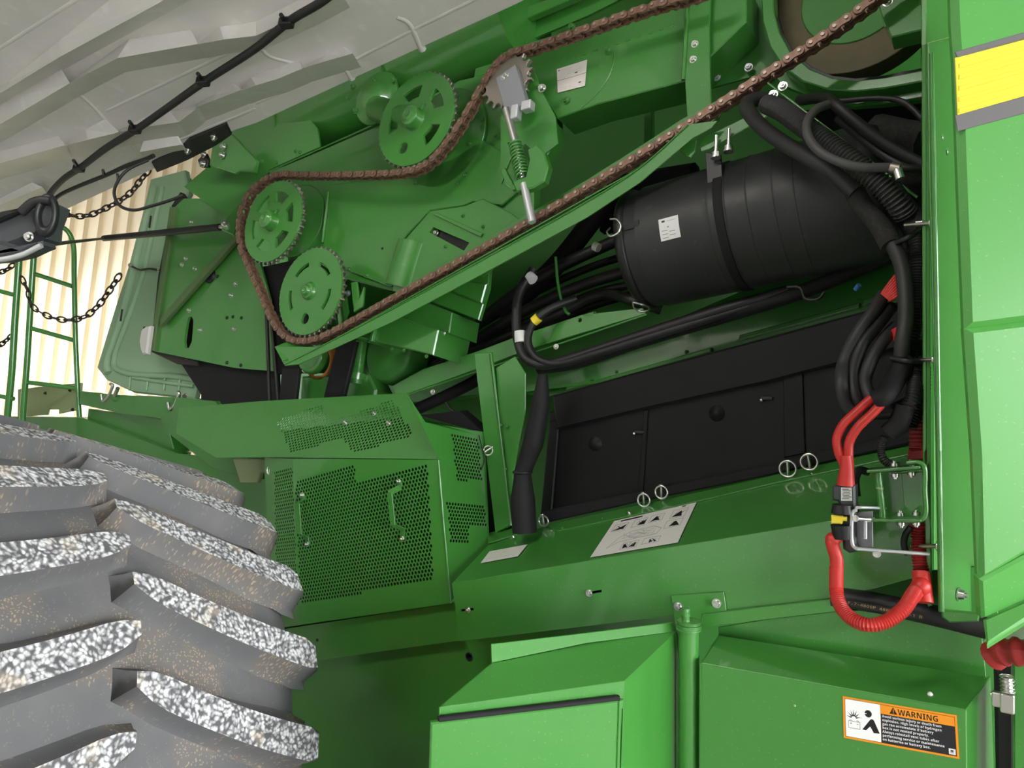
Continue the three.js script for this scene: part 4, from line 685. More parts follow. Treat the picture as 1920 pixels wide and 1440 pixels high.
{ // chain tensioner: small idler, grey slider plate, spring and threaded rod
  const pl = U(1.765), t = thing('chain_tensioner', 'green spring chain tensioner with a grey slider plate and silver rod', 'tensioner', pl.hit(990, 420));
  part(t, 'slider_plate', [sheet(pl.pts([[929, 146], [966, 120], [986, 186], [972, 205], [948, 216]]), 0.025, { bevel: 0.002 })], M.steelGrey);
  part(t, 'slider_nut', [frameAt(box(0.035, 0.03, 0.03, 0.004), pl.hit(990, 200, 0.015), pl.n), frameAt(box(0.025, 0.045, 0.03, 0.004), pl.hit(968, 212, 0.02), pl.n)], M.steelPale);
  const ax = (a, b, r, m, name) => part(t, name, [rod(pl.hit(...a, 0.025), pl.hit(...b, 0.025), r)], m);
  ax([949, 205], [967, 268], 0.0125, M.zinc, 'rod'); ax([967, 262], [980, 335], 0.009, M.zinc, 'rod'); ax([982, 345], [998, 417], 0.0115, M.steelPale, 'rod_end');
  const A = pl.hit(965, 266, 0.025), B = pl.hit(979, 330, 0.025), dir = B.clone().sub(A), e = dir.clone().normalize(), x1 = e.clone().cross(V(0, 0, 1)).normalize(), x2 = e.clone().cross(x1), sp = [];
  for (let i = 0; i <= 110; i++) { const a = i / 10 * 6.28319; sp.push(A.clone().addScaledVector(dir, i / 110).addScaledVector(x1, 0.018 * Math.cos(a)).addScaledVector(x2, 0.018 * Math.sin(a))); }
  part(t, 'spring', [new THREE.TubeGeometry(new THREE.CatmullRomCurve3(sp), 330, 0.0038, 6)], M.green);
  part(t, 'spring_seat', [sheet(pl.out(0.03).pts([[988, 280], [1006, 270], [1020, 285], [1028, 312], [1020, 340], [1000, 352], [968, 360], [960, 340], [985, 330], [992, 300]]), 0.03, { bevel: 0.004 })], M.green);
  part(t, 'arm_plate', [sheet(U(1.83).pts([[938, 218], [1000, 130], [1018, 175], [1042, 220], [1046, 270], [1026, 285], [1010, 295], [985, 270], [960, 290], [940, 345], [955, 352], [970, 340]]), 0.006)], M.green);
  part(t, 'lower_hook', [sheet(pl.out(0.01).pts([[938, 318], [946, 314], [962, 345], [985, 338], [988, 350], [960, 357], [948, 345]]), 0.012, { bevel: 0.002 })], M.green);
  const { e1, e2 } = frameCP, id = U(1.80).hit(952, 152), R = pxm(id, 57), tr = new THREE.Shape();
  for (let i = 0; i < 17; i++) for (const [f, r] of [[0, 0.82], [0.3, 0.86], [0.42, 1], [0.58, 1], [0.7, 0.86]]) { const a = (i + f) / 17 * 6.28319; tr[i || f ? 'lineTo' : 'moveTo'](Math.cos(a) * R * r, Math.sin(a) * R * r); }
  part(t, 'idler_sprocket', [new THREE.ExtrudeGeometry(tr, { depth: 0.014, bevelEnabled: true, bevelThickness: 0.002, bevelSize: 0.002, bevelOffset: -0.002, bevelSegments: 1 }).translate(0, 0, -0.007).applyMatrix4(new THREE.Matrix4().makeBasis(e1, e2, CP.n).setPosition(id))], M.teeth, 'small bare steel toothed idler');
  bolts(t, U(1.826), [[1017, 166]], 0.012, M.zinc); bolts(t, pl, [[944, 146], [950, 142]], 0.008, M.zinc);
}
// ---------------------------------------------------------------- the drum at upper right
{
  const pl = U(2.03), c = pl.hit(1602, -6), R = 0.226, t = thing('brown_drum', 'large brown drum disc with a green centre at the top right', 'drum', c.clone().addScaledVector(V(0, 1, 0), -R));
  part(t, 'disc', [lathe([[R, -0.06], [R, 0], [R * 0.985, 0.004], [0, 0.004]], c, pl.n, 64)], M.drum);
  part(t, 'centre_plate', [lathe([[R * 0.62, 0], [R * 0.62, 0.006], [R * 0.60, 0.008], [0, 0.008]], c, pl.n, 48)], M.greenDull);
  const t2 = thing('drum_shroud', 'curved green shroud strip wrapped under the brown drum', 'shroud', c.clone().addScaledVector(V(0, 1, 0), -R * 1.2));
  const arc = [], inn = [[1449, -60], [1451, 20], [1462, 60], [1484, 100], [1520, 130], [1560, 146], [1605, 151], [1660, 145], [1735, 130]], out = [[1735, 151], [1660, 165], [1605, 171], [1555, 168], [1505, 152], [1468, 125], [1444, 88], [1430, 40], [1424, -60]];
  part(t2, 'rim_strip', [sheet(U(1.93).pts([...inn, ...out]), 0.05, { bevel: 0.003 })], M.green);
  part(t2, 'dark_gap_ring', [sheet(U(1.97).pts([[1453, -60], [1455, 20], [1466, 58], [1488, 97], [1523, 126], [1562, 142], [1605, 147], [1660, 141], [1735, 126], [1735, 138], [1660, 153], [1605, 159], [1550, 152], [1510, 136], [1474, 106], [1452, 64], [1443, 20], [1441, -60]]), 0.04)], M.black);  // black strip stands in for the shaded gap between drum and rim
  part(t2, 'lower_skirt', [sheet(U(2.02).pts([[1430, 60], [1470, 125], [1555, 168], [1605, 171], [1735, 151], [1735, 186], [1660, 195], [1600, 199], [1540, 190], [1470, 160], [1420, 110]]), 0.02)], M.green);
  const bl = U(1.86), t3 = thing('drum_stop_bracket', 'green stop bracket with a bright bolt beside the corner post at the top', 'bracket', bl.hit(1690, 70));
  part(t3, 'plate', [sheet(bl.pts([[1646, 0], [1735, -20], [1735, 54], [1671, 70], [1650, 22]]), 0.06, { bevel: 0.003 })], M.green);
  bolts(t3, bl, [[1641, 10], [1664, 4]], 0.011, M.zinc);
}

// ---------------------------------------------------------------- grey ribbed lid, upper left
const lidP = plane3(U(1.72).hit(120, 396), U(1.72).hit(960, 10), at(330, 0, 2.4));
{
  const t = thing('tank_lid', 'big grey ribbed moulded lid hanging open across the upper left', 'lid', lidP.hit(120, 396));
  part(t, 'shell', [sheet(lidP.pts([[-160, 525], [60, 428], [118, 396], [300, 312], [440, 245], [480, 232], [728, 118], [962, 12], [1060, -36], [900, -260], [-160, -260]]), 0.03, { bevel: 0.004 })], M.lid);
  // stepped ledges: each a wedge whose lower edge stands proud
  const led = (up, lo, h = 0.03, dx = 16, dy = 26) => {
    h = Math.min(h * 2.3, 0.07); const a = up.map((p) => lidP.hit(...p, 0.0005)), b = lo.map((p) => lidP.hit(...p, h)), c = lo.map(([x, y]) => lidP.hit(x + dx, y + dy, 0.0005)), pos = [], uv = [];
    const tri = (...v) => { for (const p of v) { pos.push(p.x, p.y, p.z); uv.push(p.x, p.y + p.z); } };
    for (let i = 0; i + 1 < a.length; i++) { tri(a[i], b[i], b[i + 1]); tri(a[i], b[i + 1], a[i + 1]); tri(b[i], c[i], c[i + 1]); tri(b[i], c[i + 1], b[i + 1]); }
    tri(a[0], c[0], b[0]); const n = a.length - 1; tri(a[n], b[n], c[n]);
    const g = new THREE.BufferGeometry(); g.setAttribute('position', new THREE.Float32BufferAttribute(pos, 3)); g.setAttribute('uv', new THREE.Float32BufferAttribute(uv, 2)); g.computeVertexNormals();
    part(t, 'rib', g, M.lid);
  };
  led([[-90, 225], [0, 163], [112, 75], [205, 0], [280, -60]], [[-90, 225], [0, 175], [110, 108], [308, 0], [410, -58]], 0.05, 10, 22);
  led([[-120, 250], [0, 187], [112, 129], [114, 128]], [[-120, 300], [0, 233], [129, 157], [131, 156]], 0.035);
  led([[131, 155], [205, 100], [243, 73], [355, 56], [358, 57]], [[131, 157], [160, 140], [220, 109], [368, 83], [371, 82]], 0.03);
  led([[371, 81], [412, 50], [480, 40], [560, 0], [600, -24]], [[371, 83], [420, 74], [480, 67], [585, 18], [640, -12]], 0.03);
  led([[-120, 318], [0, 283], [108, 255], [111, 257]], [[-120, 345], [0, 306], [119, 273], [122, 272]], 0.025);
  led([[122, 271], [160, 243], [197, 223], [210, 232]], [[122, 273], [165, 262], [215, 250], [223, 247]], 0.02);
  led([[223, 246], [270, 220], [318, 208], [365, 198], [369, 199]], [[223, 248], [260, 240], [335, 229], [365, 206], [370, 199]], 0.022);
  led([[370, 195], [400, 178], [435, 155], [440, 157]], [[370, 200], [410, 185], [448, 170], [453, 168]], 0.02);
  led([[453, 167], [470, 145], [500, 131], [562, 113], [564, 116]], [[453, 169], [480, 160], [520, 148], [566, 129], [570, 126]], 0.022);
  led([[570, 124], [606, 105], [642, 87], [648, 90]], [[570, 127], [606, 116], [655, 102], [661, 100]], 0.018);
  led([[270, 262], [330, 252], [333, 253]], [[262, 285], [340, 271], [343, 272]], 0.016, 10, 14);
  led([[-60, 395], [0, 372], [60, 342], [62, 343]], [[-60, 408], [0, 384], [78, 352], [80, 351]], 0.014, 10, 16);
  // upright strengthening beads
  for (const l of [[[132, 155], [180, 200], [222, 246], [268, 288]], [[480, 70], [505, 100], [562, 116]], [[745, 28], [764, 36], [792, 92]], [[402, 262], [418, 250], [426, 240]], [[336, 258], [350, 280]], [[640, 108], [660, 146]]]) part(t, 'bead', [tube(l.map((p) => lidP.hit(...p, -0.011)), 0.0145, 12)], M.lid);
  for (const l of [[[-20, 100], [200, -40]], [[200, 205], [480, 70], [660, -25]], [[480, 190], [620, 130], [800, 40], [960, -40]], [[170, 330], [330, 262], [480, 200]]]) part(t, 'crease', [tube(l.map((p) => lidP.hit(...p, -0.009)), 0.012, 8)], M.lid);
}
{ // cable along the lid
  const on = (l, o = 0.075) => l.map((p) => lidP.hit(...p, o)), t = thing('lid_cable', 'thick black cable clipped along the grey lid', 'cable', lidP.hit(95, 365, 0.03));
  part(t, 'sheath', [tube(on([[660, -45], [605, 2], [545, 38], [480, 90], [380, 155], [310, 205], [255, 243], [200, 277], [150, 315], [120, 335], [95, 362], [78, 395]]), 0.0135, 10)], M.hose);
  for (const [x, y] of [[536, 42], [380, 152], [252, 242], [147, 315]]) part(t, 'clip', [rod(lidP.hit(x, y, 0.065), lidP.hit(x - 9, y - 14, 0.09), 0.009, 0.007, 10), frameAt(box(0.045, 0.03, 0.03, 0.006), lidP.hit(x + 1, y + 1, 0.077), lidP.n)], M.black);
  const t2 = thing('lower_lid_cable', 'thin black cable branching below the grey lid edge to the hinge', 'cable', lidP.hit(110, 362, 0.03));
  part(t2, 'sheath', [tube(on([[92, 384], [112, 366], [150, 348], [200, 328], [240, 310], [275, 298], [288, 292]]), 0.009, 8)], M.hose);
  for (const [x, y] of [[195, 330], [222, 338]]) part(t2, 'clip', [rod(lidP.hit(x, y, 0.065), lidP.hit(x - 2, y - 11, 0.085), 0.008, 0.006, 8)], M.black);
  const hb = lidP.out(0.012), t3 = thing('lid_hinge_bracket', 'black hinge bracket with bright bolts under the lower lid edge', 'bracket', hb.hit(400, 300));
  part(t3, 'plate', [sheet(hb.pts([[284, 306], [340, 276], [354, 262], [424, 232], [434, 254], [405, 274], [352, 301], [325, 312], [294, 324]]), 0.02, { bevel: 0.003 })], M.black);
  bolts(t3, hb, [[352, 282], [401, 257]], 0.013, M.zinc);
  const lg = U(1.9), t4 = thing('hinge_support', 'green folded hinge support with four bolts beside the lid hinge', 'bracket', lg.hit(430, 320));
  part(t4, 'plate', [sheet(lg.pts([[398, 272], [434, 251], [480, 300], [476, 322], [450, 320], [440, 325], [392, 310]]), 0.02, { bevel: 0.003 })], M.green);
  part(t4, 'black_tab', [sheet(lg.out(0.01).pts([[370, 300], [384, 286], [390, 300], [388, 312], [374, 312]]), 0.02, { bevel: 0.003 })], M.black);
  bolts(t4, lg.out(0.004), [[420, 276], [418, 292]], 0.014, M.zinc); bolts(t4, lg.out(0.012), [[383, 290], [382, 308]], 0.014, M.zinc);
  part(t4, 'side_sheet', [sheet(U(2.0).pts([[430, 250], [480, 225], [560, 195], [595, 240], [600, 275], [500, 320], [480, 318]]), 0.01)], M.green);
  const gs = U(2.0), t5 = thing('upper_side_sheet', 'green folded side sheet beneath the lid between hinge and sprockets', 'body panel', gs.hit(480, 380));
  part(t5, 'sheet', [sheet(gs.pts([[345, 350], [392, 310], [500, 318], [505, 322], [470, 350], [458, 385], [430, 410], [365, 365]]), 0.01)], M.greenDull);
}
{ // dark lamp pod at the left edge, hanging off the lid
  const pl = lidP, t = thing('work_lamp', 'dark grey work lamp pod hanging off the lid at the left edge', 'lamp', at(40, 480, 1.9));
  const d = 1.9, P = (l, e = 0) => l.map(([x, y]) => at(x, y, d - e));
  part(t, 'housing', [sheet(P([[-60, 470], [-40, 420], [40, 385], [80, 372], [97, 380], [82, 420], [80, 445], [35, 462], [-20, 480]], 0.0), 0.10, { bevel: 0.02 })], M.lamp);
  part(t, 'reflector', [tube([[-60, 492], [0, 487], [40, 478], [78, 460]].map(([x, y]) => at(x, y, d - 0.01)), 0.007, 10)], M.steelPale);
  part(t, 'bowl', [sheet(P([[-60, 455], [0, 450], [36, 462], [76, 450], [78, 458], [40, 476], [0, 485], [-60, 490]], 0.012), 0.07, { bevel: 0.01 })], M.lamp);
  part(t, 'strap_loop', [orient(new THREE.TorusGeometry(0.034, 0.012, 10, 28).scale(0.62, 1.25, 1).rotateX(Math.PI / 2), at(88, 404, d - 0.015), V(0.1, 0, 1))], M.black);
  part(t, 'grip', [sheet(P([[-60, 418], [0, 395], [38, 388], [40, 394], [0, 412], [-60, 436]], 0.02), 0.04, { bevel: 0.008 })], M.black);
  part(t, 'plug', [tube([[40, 398], [62, 380], [84, 376], [96, 378]].map(([x, y]) => at(x, y, d - 0.02)), 0.012, 10)], M.hose);
  const b = shadows(new THREE.Mesh(BOLT, M.zinc)); b.name = 'bolt'; b.position.copy(at(55, 444, d - 0.003)).sub(t.base); b.quaternion.setFromUnitVectors(V(0, 1, 0), V(0, 0, 1)); b.scale.setScalar(0.011); t.add(b);
}
{ // gas strut
  const a = at(78, 460, 1.92), b = U(1.95).hit(195, 447), c = U(1.93).hit(412, 426), t = thing('gas_strut', 'black gas strut reaching from the lid lamp to the green gusset', 'strut', b);
  part(t, 'piston_rod', [rod(a, b, 0.006, 0.006)], M.iron); part(t, 'cylinder', [rod(b, c, 0.016, 0.016), rod(b.clone().lerp(c, -0.015), b, 0.010, 0.014)], M.hose);
  part(t, 'end_eye', [rod(c, U(1.92).hit(424, 424), 0.010)], M.zinc);
  const g0 = U(1.9), gp = plane3(g0.hit(414, 421), g0.hit(438, 440), U(2.0).hit(466, 374)), g = thing('strut_gusset', 'small light green triangular gusset holding the gas strut beside the chain', 'gusset', gp.hit(438, 438));
  part(g, 'plate', [sheet(gp.pts([[414, 421], [456, 372], [466, 376], [452, 396], [438, 440], [416, 430]]), 0.008, { bevel: 0.002 })], M.green);
  bolts(g, gp, [[423, 422]], 0.017, M.zinc);
}
{ // green bolted plate with diagonal strip
  const pl = U(2.02), t = thing('bolted_side_plate', 'green plate with small bright bolts, a slot and a diagonal strip', 'plate', pl.hit(400, 700));
  const slot = pl.pts([[350, 606], [353, 595], [359, 593], [363, 600], [360, 640], [354, 653], [347, 652], [345, 640]]);
  part(t, 'plate', [sheet(pl.pts([[320, 395], [345, 372], [400, 372], [440, 395], [470, 430], [506, 560], [512, 696], [440, 690], [281, 657], [288, 610]]), 0.012, { holes: [slot] })], M.green);
  part(t, 'left_flange', [sheet(pl.out(0.015).pts([[318, 388], [328, 388], [296, 600], [288, 658], [279, 656], [288, 600]]), 0.05, { bevel: 0.002 })], M.dusty);
  part(t, 'diagonal_strip', [sheet(pl.out(0.03).pts([[300, 596], [440, 440], [447, 446], [300, 612]]), 0.02, { bevel: 0.002 })], M.dusty);
  bolts(t, pl, [[349, 485], [342, 497], [366, 504], [355, 582], [376, 619], [440, 617], [434, 554], [360, 417], [443, 533]], 0.010, M.zinc, 'bolt');
  bolts(t, pl, [[408, 518], [426, 596], [437, 594], [453, 596], [426, 680], [452, 685]], 0.008, M.black, 'hole_plug', RIVET);
  part(t, 'slot_backing', [sheet(pl.out(-0.05).pts([[335, 580], [375, 580], [372, 660], [335, 660]]), 0.01)], M.iron);
  part(t, 'bushing', [lathe([[0.035, -0.03], [0.035, 0.004], [0.02, 0.006], [0, 0.006]], pl.hit(395, 518), pl.n, 20)], M.black);
  part(t, 'lower_lining', [sheet(pl.out(-0.02).pts([[262, 650], [268, 612], [282, 612], [280, 655], [370, 676], [372, 686], [330, 682]]), 0.02, { bevel: 0.004 })], M.iron);
  const pd = thing('grey_pad', 'small rounded brown-grey pad at the lower left of the bolted plate', 'pad', pl.hit(270, 660));
  part(pd, 'pad', [sheet(pl.out(0.04).pts([[262, 655], [260, 640], [264, 618], [272, 611], [281, 610], [274, 663], [266, 665]]), 0.03, { bevel: 0.008 })], M.lid);
}
{ // pale moulded hatch left of it
  const pl = U(2.18), t = thing('pale_hatch', 'pale green moulded plastic hatch frame by the ribbed wall', 'hatch', pl.hit(280, 742));
  part(t, 'panel', [sheet(pl.pts([[282, 335], [345, 318], [352, 360], [330, 400], [300, 600], [290, 660], [376, 690], [362, 748], [250, 736], [198, 712], [181, 690], [205, 610], [240, 500], [268, 395]]), 0.04, { bevel: 0.008 })], M.pale);
  const b = (l, w) => part(t, 'raised_rib', [tube(l.map((p) => pl.hit(...p, 0.004)), w, 8)], M.pale);
  b([[291, 350], [268, 440], [248, 520], [225, 610], [202, 680], [205, 700]], 0.024);
  b([[306, 350], [290, 420], [270, 510], [240, 600], [215, 670], [216, 688], [240, 700], [330, 706], [368, 712]], 0.016);
  b([[250, 708], [300, 716], [364, 724]], 0.010);
  part(t, 'inner_recess', [sheet(pl.out(-0.02).pts([[318, 345], [348, 330], [330, 400], [300, 600], [286, 668], [372, 692], [368, 706], [250, 688], [222, 674], [250, 600], [285, 480]]), 0.04)], M.pale);
  for (const [x, y] of [[283, 405], [229, 580]]) part(t, 'latch_tick', [rod(pl.hit(x, y, 0.028), pl.hit(x - 3, y + 22, 0.028), 0.005)], M.hose);
  part(t, 'side_lip', [sheet(U(2.1).pts([[322, 385], [338, 360], [345, 372], [325, 392], [300, 560], [290, 640], [284, 640], [296, 520]]), 0.03)], M.black);
  for (const [x, s] of [[245, 1], [278, 1], [310, 1], [338, 1]]) part(t, 'block_joint', [rod(pl.hit(x, 706, 0.006), pl.hit(x - 3, 732, 0.006), 0.006)], M.pale);
  const c0 = pl.hit(250, 500, 0.03), rp = thing('hatch_tie', 'thin dark tie with bright end bolts across the pale hatch', 'tie', c0);
  part(rp, 'cord', [tube([[248, 500], [262, 506], [280, 504], [300, 507]].map((p) => pl.hit(...p, 0.04)), 0.006, 6)], M.iron);
  bolts(rp, pl.out(0.03), [[247, 498], [302, 507]], 0.014, M.zinc);
}
{ // chassis beam, boxes and clamps under the hatch
  const pl = U(2.1), bs = S(2.1), t = thing('chassis_beam', 'bright green chassis beam with wire latches under the pale hatch', 'beam', bs.hit(250, 790));
  part(t, 'web', [sheet(bs.pts([[150, 733], [215, 740], [362, 748], [372, 752], [322, 770], [312, 785], [230, 776], [148, 758]]), 0.06, { bevel: 0.003 })], M.green);
  part(t, 'lower_box', [sheet(S(2.16).pts([[165, 766], [300, 784], [312, 792], [330, 860], [160, 830]]), 0.1, { bevel: 0.004 })], M.green);
  part(t, 'gusset', [sheet(S(2.05).pts([[300, 784], [322, 770], [330, 745], [402, 752], [440, 800], [480, 900], [400, 880], [318, 815]]), 0.06, { bevel: 0.003 })], M.green);
  for (const x of [205, 330]) { const o = x === 205 ? 0 : 15; part(t, 'wire_latch', [tube([[x - 15, 740 + o], [x - 12, 752 + o], [x - 5, 748 + o], [x + 2, 735 + o], [x + 6, 722 + o], [x + 2, 720 + o]].map((p) => bs.hit(...p, 0.03)), 0.008, 8), rod(bs.hit(x + 10, 742 + o, 0.01), bs.hit(x + 16, 728 + o, 0.03), 0.010)], M.zinc); }
  bolts(t, bs, [[347, 742], [346, 760]], 0.012, M.zinc);
  const pt = S(2.15), t2 = thing('step_bracket', 'dusty tan-green notched step bracket beside the ladder', 'bracket', pt.hit(90, 780));
  part(t2, 'plate', [sheet(pt.pts([[33, 730], [100, 722], [152, 718], [148, 768], [110, 776], [110, 768], [90, 768], [88, 778], [33, 782]]), 0.012, { bevel: 0.003, holes: [] })], M.olive);
  bolts(t2, pt, [[44, 745], [86, 737], [132, 732], [137, 768]], 0.009, M.iron, 'bolt');
  const t3 = thing('dusty_bracket', 'dusty tan folded bracket behind the tyre shoulder', 'bracket', S(1.9).hit(460, 960));
  part(t3, 'plate', [sheet(S(1.9).pts([[436, 860], [505, 860], [503, 884], [488, 888], [482, 905], [450, 905]]), 0.02, { bevel: 0.003 })], M.olive);
  const t4 = thing('axle_beam', 'dark green axle beam behind the top of the tyre', 'beam', S(2.1).hit(400, 900));
  part(t4, 'beam', [sheet(S(2.12).pts([[0, 780], [150, 782], [330, 850], [410, 858], [500, 858], [500, 1200], [330, 1200], [0, 1000]]), 0.1, { bevel: 0.004 })], M.green);
}
{ // ladder
  const d = 4.2, r = (l, w, t) => part(t, 'rail', [tube(l.map(([x, y]) => at(x, y, d)), w, 12)], M.green);
  const t = thing('access_ladder', 'green tubular access ladder standing in front of the cream ribbed wall', 'ladder', V(at(60, 780, d).x, GROUND + 0.6, -d));
  r([[40, 380], [36, 480], [28, 600], [22, 700], [12, 800], [0, 1000]], 0.018, t); r([[70, 380], [64, 470], [58, 560], [50, 690], [44, 760], [38, 900]], 0.016, t);
  r([[98, 424], [112, 424], [128, 435], [137, 458], [139, 520], [141, 620], [146, 735], [150, 800]], 0.0135, t);
  for (const [a, b] of [[[66, 514], [136, 537]], [[60, 616], [138, 638]], [[52, 717], [146, 728]], [[-30, 538], [30, 554]], [[-40, 735], [26, 748]]]) part(t, 'rung', [rod(at(...a, d), at(...b, d), 0.0125)], M.green);
  part(t, 'end_cap', [rod(at(98, 424, d), at(114, 424, d), 0.018)], M.olive);
}
// safety chains of oval links
function linkChain(name, label, pts, n, wire = 0.004) { wire *= 0.75;
  const c = new THREE.CatmullRomCurve3(pts), t = thing(name, label, 'chain', pts[Math.floor(pts.length / 2)]), len = c.getLength(), pitch = len / n;
  const oval = new THREE.TorusGeometry(pitch * 0.36, wire, 6, 16).scale(1.75, 1, 1);
  for (let i = 0; i < n; i++) {
    const p = c.getPointAt((i + 0.5) / n), d = c.getTangentAt((i + 0.5) / n), z = V(0, 0, 1).addScaledVector(d, -d.z).normalize(), y = z.clone().cross(d);
    const m = shadows(new THREE.Mesh(oval, M.iron)); m.name = 'link'; m.position.copy(p).sub(t.base);
    m.quaternion.setFromRotationMatrix(new THREE.Matrix4().makeBasis(d, y, z)).multiply(new THREE.Quaternion().setFromAxisAngle(V(1, 0, 0), i % 2 ? 1.35 : 0.25)); t.add(m);
  }
}
linkChain('safety_chain', 'upper thin dark link chain drooping below the grey lid', [[118, 400], [140, 405], [165, 404], [195, 392], [225, 376], [248, 358], [262, 340], [280, 318]].map(([x, y]) => at(x, y, 3.6)), 15, 0.005);
linkChain('safety_chain', 'lower thin dark link chain drooping between ladder and pale hatch', [[40, 520], [52, 545], [58, 570], [75, 585], [100, 596], [130, 600], [160, 593], [185, 572], [205, 545], [225, 515]].map(([x, y]) => at(x, y, 3.9)), 19, 0.0055);
linkChain('safety_chain', 'short thin dark link chain at the left edge beside the ladder', [[-20, 520], [0, 511], [14, 505], [26, 495]].map(([x, y]) => at(x, y, 4.3)), 5, 0.006);
linkChain('safety_chain', 'lowest short dark link chain at the left edge above the tyre', [[-20, 655], [0, 647], [12, 638], [24, 628]].map(([x, y]) => at(x, y, 4.3)), 5, 0.006);
{ // thin loop of wire by the lid
  solo('wire_loop', 'thin black wire loop hanging beneath the lid edge', 'wire', [tube([[278, 300], [240, 318], [222, 338], [214, 362], [224, 385], [250, 394], [285, 386], [318, 376], [345, 366]].map(([x, y], i) => at(x, y, 2.9 - i * 0.02)), 0.006, 8)], M.hose);
}

// ---------------------------------------------------------------- black canister
{
  const A = U(1.96).hit(1203, 470), B = U(1.96).hit(1640, 362), d = B.clone().sub(A), Ln = d.length(), dir = d.clone().normalize(), R = 0.178;
  const t = thing('black_canister', 'large black ribbed cylindrical air cleaner canister behind the cables', 'canister', A.clone().add(V(0.3, -R, 0)));
  const prof = [[0, -0.002], [R * 0.86, -0.002], [R * 0.93, 0.004], [R * 0.955, 0.02], [R * 0.955, 0.05], [R * 0.985, 0.056], [R * 0.985, 0.24]];
  for (const y of [0.255, 0.30, 0.355, 0.42, 0.47]) { prof.push([R * 0.985, y], [R * 0.995, y + 0.002], [R * 0.995, y + 0.004], [R * 0.985, y + 0.006]); }
  prof.push([R * 0.985, Ln], [R * 0.9, Ln + 0.03], [0, Ln + 0.03]);
  const g = new THREE.LatheGeometry(prof.map(([r, y]) => new THREE.Vector2(Math.max(r, 1e-4), y)), 96); const u = g.attributes.uv; for (let i = 0; i < u.count; i++) u.setXY(i, u.getX(i) * 1.1, g.attributes.position.getY(i));
  part(t, 'body', [orient(g, A, dir)], M.canister);
  part(t, 'end_cap', [lathe([[R * 0.80, -0.02], [R * 0.95, -0.012], [R * 1.0, 0.0], [R * 1.0, 0.014], [R * 0.955, 0.018]], A, dir, 80)], M.black);
  // a frame on the cylinder for things that sit on it
  const toCam = CAM.clone().sub(A); const n0 = toCam.addScaledVector(dir, -toCam.dot(dir)).normalize(), n1 = dir.clone().cross(n0);
  const on = (s, a, r = R) => A.clone().addScaledVector(dir, s).addScaledVector(n0, Math.cos(a) * r).addScaledVector(n1, Math.sin(a) * r);
  const patch = (s0, s1, a0, a1, r) => { const pos = [], uv = [], idx = [], N = 8; for (let j = 0; j <= N; j++) for (let i = 0; i < 2; i++) { const p = on(i ? s1 : s0, lerp(a0, a1, j / N), r); pos.push(p.x, p.y, p.z); uv.push(i, j / N); } for (let j = 0; j < N; j++) { const b = j * 2; idx.push(b, b + 1, b + 2, b + 1, b + 3, b + 2); } const gg = new THREE.BufferGeometry(); gg.setAttribute('position', new THREE.Float32BufferAttribute(pos, 3)); gg.setAttribute('uv', new THREE.Float32BufferAttribute(uv, 2)); gg.setIndex(idx); gg.computeVertexNormals(); return gg; };
  const cv = document.createElement('canvas'); cv.width = 160; cv.height = 220; const c = cv.getContext('2d'); c.fillStyle = '#eeeeec'; c.fillRect(0, 0, 160, 220); c.fillStyle = '#666'; for (let i = 0; i < 5; i++) c.fillRect(18 + (i % 2) * 60, 22 + i * 18, 46, 5); c.fillStyle = '#333'; c.fillRect(24, 180, 26, 20); c.fillStyle = '#999'; c.fillRect(70, 184, 60, 4); c.fillRect(64, 120, 14, 14);
  const tx = new THREE.CanvasTexture(cv); tx.colorSpace = THREE.SRGBColorSpace;
  solo('canister_label', 'small white printed label on the black canister', 'label', [patch(0.125, 0.18, -0.40, -0.06, R * 0.992)], std({ map: tx, roughness: 0.5 }));
  for (const a of [-0.42, 1.05]) {
    const l = [[-0.022, a - 0.10, R * 0.93], [-0.026, a, R * 1.0], [-0.012, a + 0.10, R * 1.05], [0.012, a + 0.08, R * 1.06], [0.02, a - 0.02, R * 1.05], [0.008, a - 0.14, R * 1.05], [-0.014, a - 0.20, R * 1.02]].map((v) => on(...v));
    part(t, 'wire_clip', [tube(l, 0.003, 8)], M.zinc);
  }
  part(t, 'clip_seat', [frameAt(box(0.05, 0.02, 0.012, 0.003), on(0.045, -0.44, R * 0.97), n0, n1)], M.canister);
  part(t, 'strap', [lathe([[R * 0.985, 0.275], [R * 1.006, 0.275], [R * 1.006, 0.298], [R * 0.985, 0.298]], A, dir, 80)], M.blackDull);
  const bp = U(1.80), br = thing('canister_bracket', 'green rounded bracket with two long bolts on top of the canister', 'bracket', bp.hit(1350, 285));
  part(br, 'plate', [sheet(bp.pts([[1310, 272], [1318, 258], [1400, 218], [1440, 200], [1446, 214], [1330, 280], [1314, 284]]), 0.006, { bevel: 0.002 })], M.green);
  for (const [x, y] of [[1342, 290], [1366, 278]]) part(br, 'stud', [rod(bp.hit(x + 1, y - 36, 0.015), bp.hit(x, y, 0.015), 0.005), rod(bp.hit(x, y - 4, 0.015), bp.hit(x, y + 4, 0.015), 0.011, 0.011, 6), rod(bp.hit(x, y + 4, 0.015), bp.hit(x, y + 7, 0.015), 0.013, 0.013, 16)], M.zinc);
  part(br, 'strap_end', [sheet(bp.pts([[1322, 285], [1352, 290], [1356, 345], [1326, 352]]), 0.006, { bevel: 0.002 })], M.black);
}
// ---------------------------------------------------------------- hoses and cables
let hoseN = 0;
const hose = (name, label, cat, pts, r, mat = M.hose, group) => solo(name, label, cat, [tube(pts.map((p) => q(...p)), r, 10)], mat, group);
const con = (name, label, cat, pts, r, mat = M.hose, pitch = 0.006) => solo(name, label, cat, [corr(pts.map((p) => q(...p)), r, pitch, r * 0.11)], mat);
